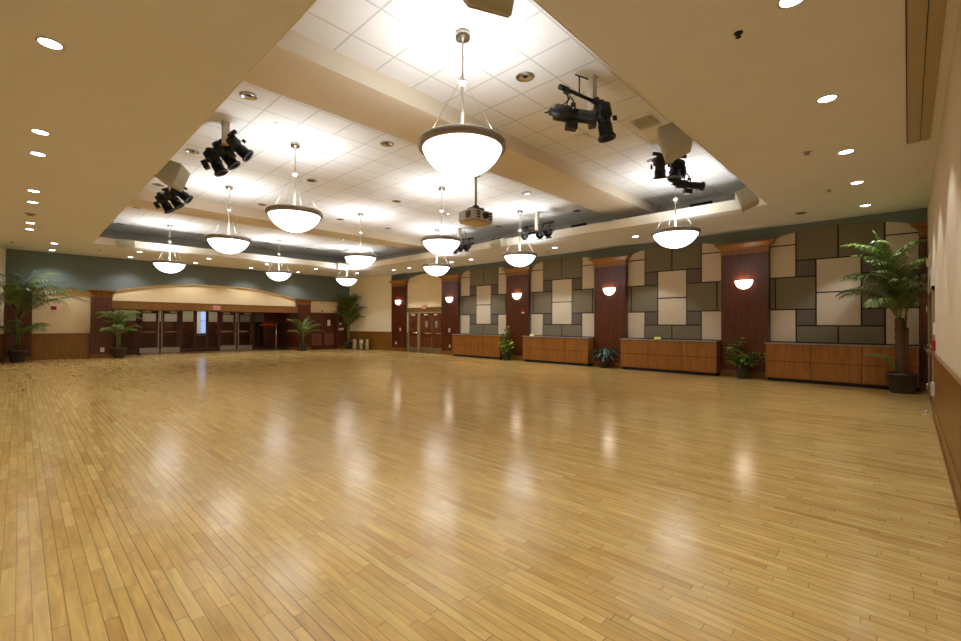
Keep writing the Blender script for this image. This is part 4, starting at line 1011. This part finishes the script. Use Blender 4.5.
def coat_rack(x0, x1, y, lab, zt=1.44, post='blackm'):
    t = thing('coat_rack', ((x0+x1)/2, y, 0), lab, 'coat rack', 'rolling coat racks in the entrance recess')
    MB().tube([(x0-.02, y, zt), (x1+.02, y, zt)], .018, 8).build('top_rail', M['blackm'], t)
    MB().tube([(x0+.05, y, .09), (x1-.05, y, .09)], .018, 8).build('bottom_rail', M['blackm'], t)
    for i, xx in enumerate((x0+.05, x1-.05)):
        MB().tube([(xx, y, .09), (xx, y, zt)], .02, 8).build('upright', M['blackm'] if i else M[post], t)
        MB().tube([(xx, y-.25, .09), (xx, y+.25, .09)], .02, 8).build('foot', M['blackm'], t)
        for dy in (-.24, .24):
            MB().lathe((xx-.02, y+dy, .04), [(.001,0),(.04,0),(.04,.04),(.001,.04)], 14, (1,0,0)).tube([(xx, y+dy, .05), (xx, y+dy, .09)], .01, 6).build('caster', M['chrome'] if i == 0 else M['rubber'], t)
def hanger(x, y, zt, m, lab, grp):
    b = MB(); hk = []
    for k in range(9):
        a = R(-60+ 250*k/8); hk.append((x, y+.028*math.cos(a), zt+.0 + .028*math.sin(a)-.0))
    b.tube(hk[::-1] + [(x, y, zt-.05), (x, y, zt-.09)], .0035, 5)
    b.tube([(x, y, zt-.085), (x-.01, y-.2, zt-.16), (x-.01, y-.2, zt-.175), (x, y+.2, zt-.175), (x, y+.2, zt-.16), (x, y, zt-.085)], .009, 6)
    tag(b.build('coat_hanger', M[m]), lab, 'coat hanger', grp)
coat_rack(8.45, 9.85, 23.5, 'black rolling coat rack with orange hangers, right of the glass doors')
coat_rack(9.12, 9.78, 22.95, 'silver-post rolling rack in front of the recess side wall', 1.42, 'chrome')
coat_rack(2.78, 3.62, 23.3, 'black rolling coat rack behind the small palm, red hangers', 1.44, 'kplate')
for k in range(9): hanger(8.66+k*.075, 23.5, 1.455, 'orange', 'orange coat hanger in the row on the rack right of the glass doors', 'orange hangers on the right coat rack')
for k in range(6): hanger(3.22+k*.055, 23.3, 1.455, 'redh', 'red coat hanger in the row on the rack behind the small palm', 'red hangers on the left coat rack')
tag(MB().lathe((10.12, -.20, .0), [(.001,.0),(.03,0),(.028,.03),(.015,.045),(.001,.048)], 16).build('door_stop', M['chrome']), 'small steel door stop on the floor by the side door', 'door stop')

# ------------------------------------------------------------------ added fill light in the lobby
def area(loc, sx, sy, p, color, rot=(0,0,0)):
    l = bpy.data.lights.new('lobby_fill', 'AREA'); l.shape = 'RECTANGLE'; l.size = sx; l.size_y = sy; l.energy = p; l.color = color
    o = bpy.data.objects.new('lobby_fill', l); col.objects.link(o); o.location = loc; o.rotation_euler = rot
area((6.0, 26.6, 2.45), 5, .3, 26, (1, .9, .75))  # area light without a fixture, added to brighten the lobby behind the glass

# ------------------------------------------------------------------ world, camera, colour
wd = bpy.data.worlds.new('world'); sc.world = wd; wd.use_nodes = True
wd.node_tree.nodes['Background'].inputs['Color'].default_value = (.5, .45, .38, 1)
wd.node_tree.nodes['Background'].inputs['Strength'].default_value = .02
cam = bpy.data.cameras.new('camera'); co = bpy.data.objects.new('camera', cam); col.objects.link(co)
f, cx, cy, yaw, pitch, roll, H = 444.2925, 470.9456, 320.2537, R(44.548), R(.5572), R(.2868), 1.3689
cam.sensor_fit = 'HORIZONTAL'; cam.sensor_width = 36; cam.lens = f*36/961
cam.shift_x = (480.5-cx)/961; cam.shift_y = (cy-320.5)/961
cam.clip_start = .02; cam.clip_end = 100
fw = Vector((math.cos(yaw)*math.cos(pitch), math.sin(yaw)*math.cos(pitch), math.sin(pitch)))
r = Vector((math.sin(yaw), -math.cos(yaw), 0)); u = r.cross(fw)
r2 = r*math.cos(roll) + u*math.sin(roll); u2 = -r*math.sin(roll) + u*math.cos(roll)
co.matrix_world = Matrix(((r2.x,u2.x,-fw.x,0),(r2.y,u2.y,-fw.y,0),(r2.z,u2.z,-fw.z,H),(0,0,0,1)))
sc.camera = co
sc.view_settings.view_transform = 'Standard'; sc.view_settings.look = 'None'; sc.view_settings.gamma = 1
sc.view_settings.exposure = .38
try: sc.view_settings.use_curve_mapping = False
except Exception: pass
try:
    sc.cycles.use_denoising = True; sc.cycles.denoising_prefilter = 'ACCURATE'; sc.cycles.denoising_input_passes = 'RGB_ALBEDO_NORMAL'; sc.cycles.max_bounces = 10; sc.cycles.diffuse_bounces = 6
    sc.cycles.sample_clamp_indirect = 6; sc.cycles.use_light_tree = True
except Exception: pass
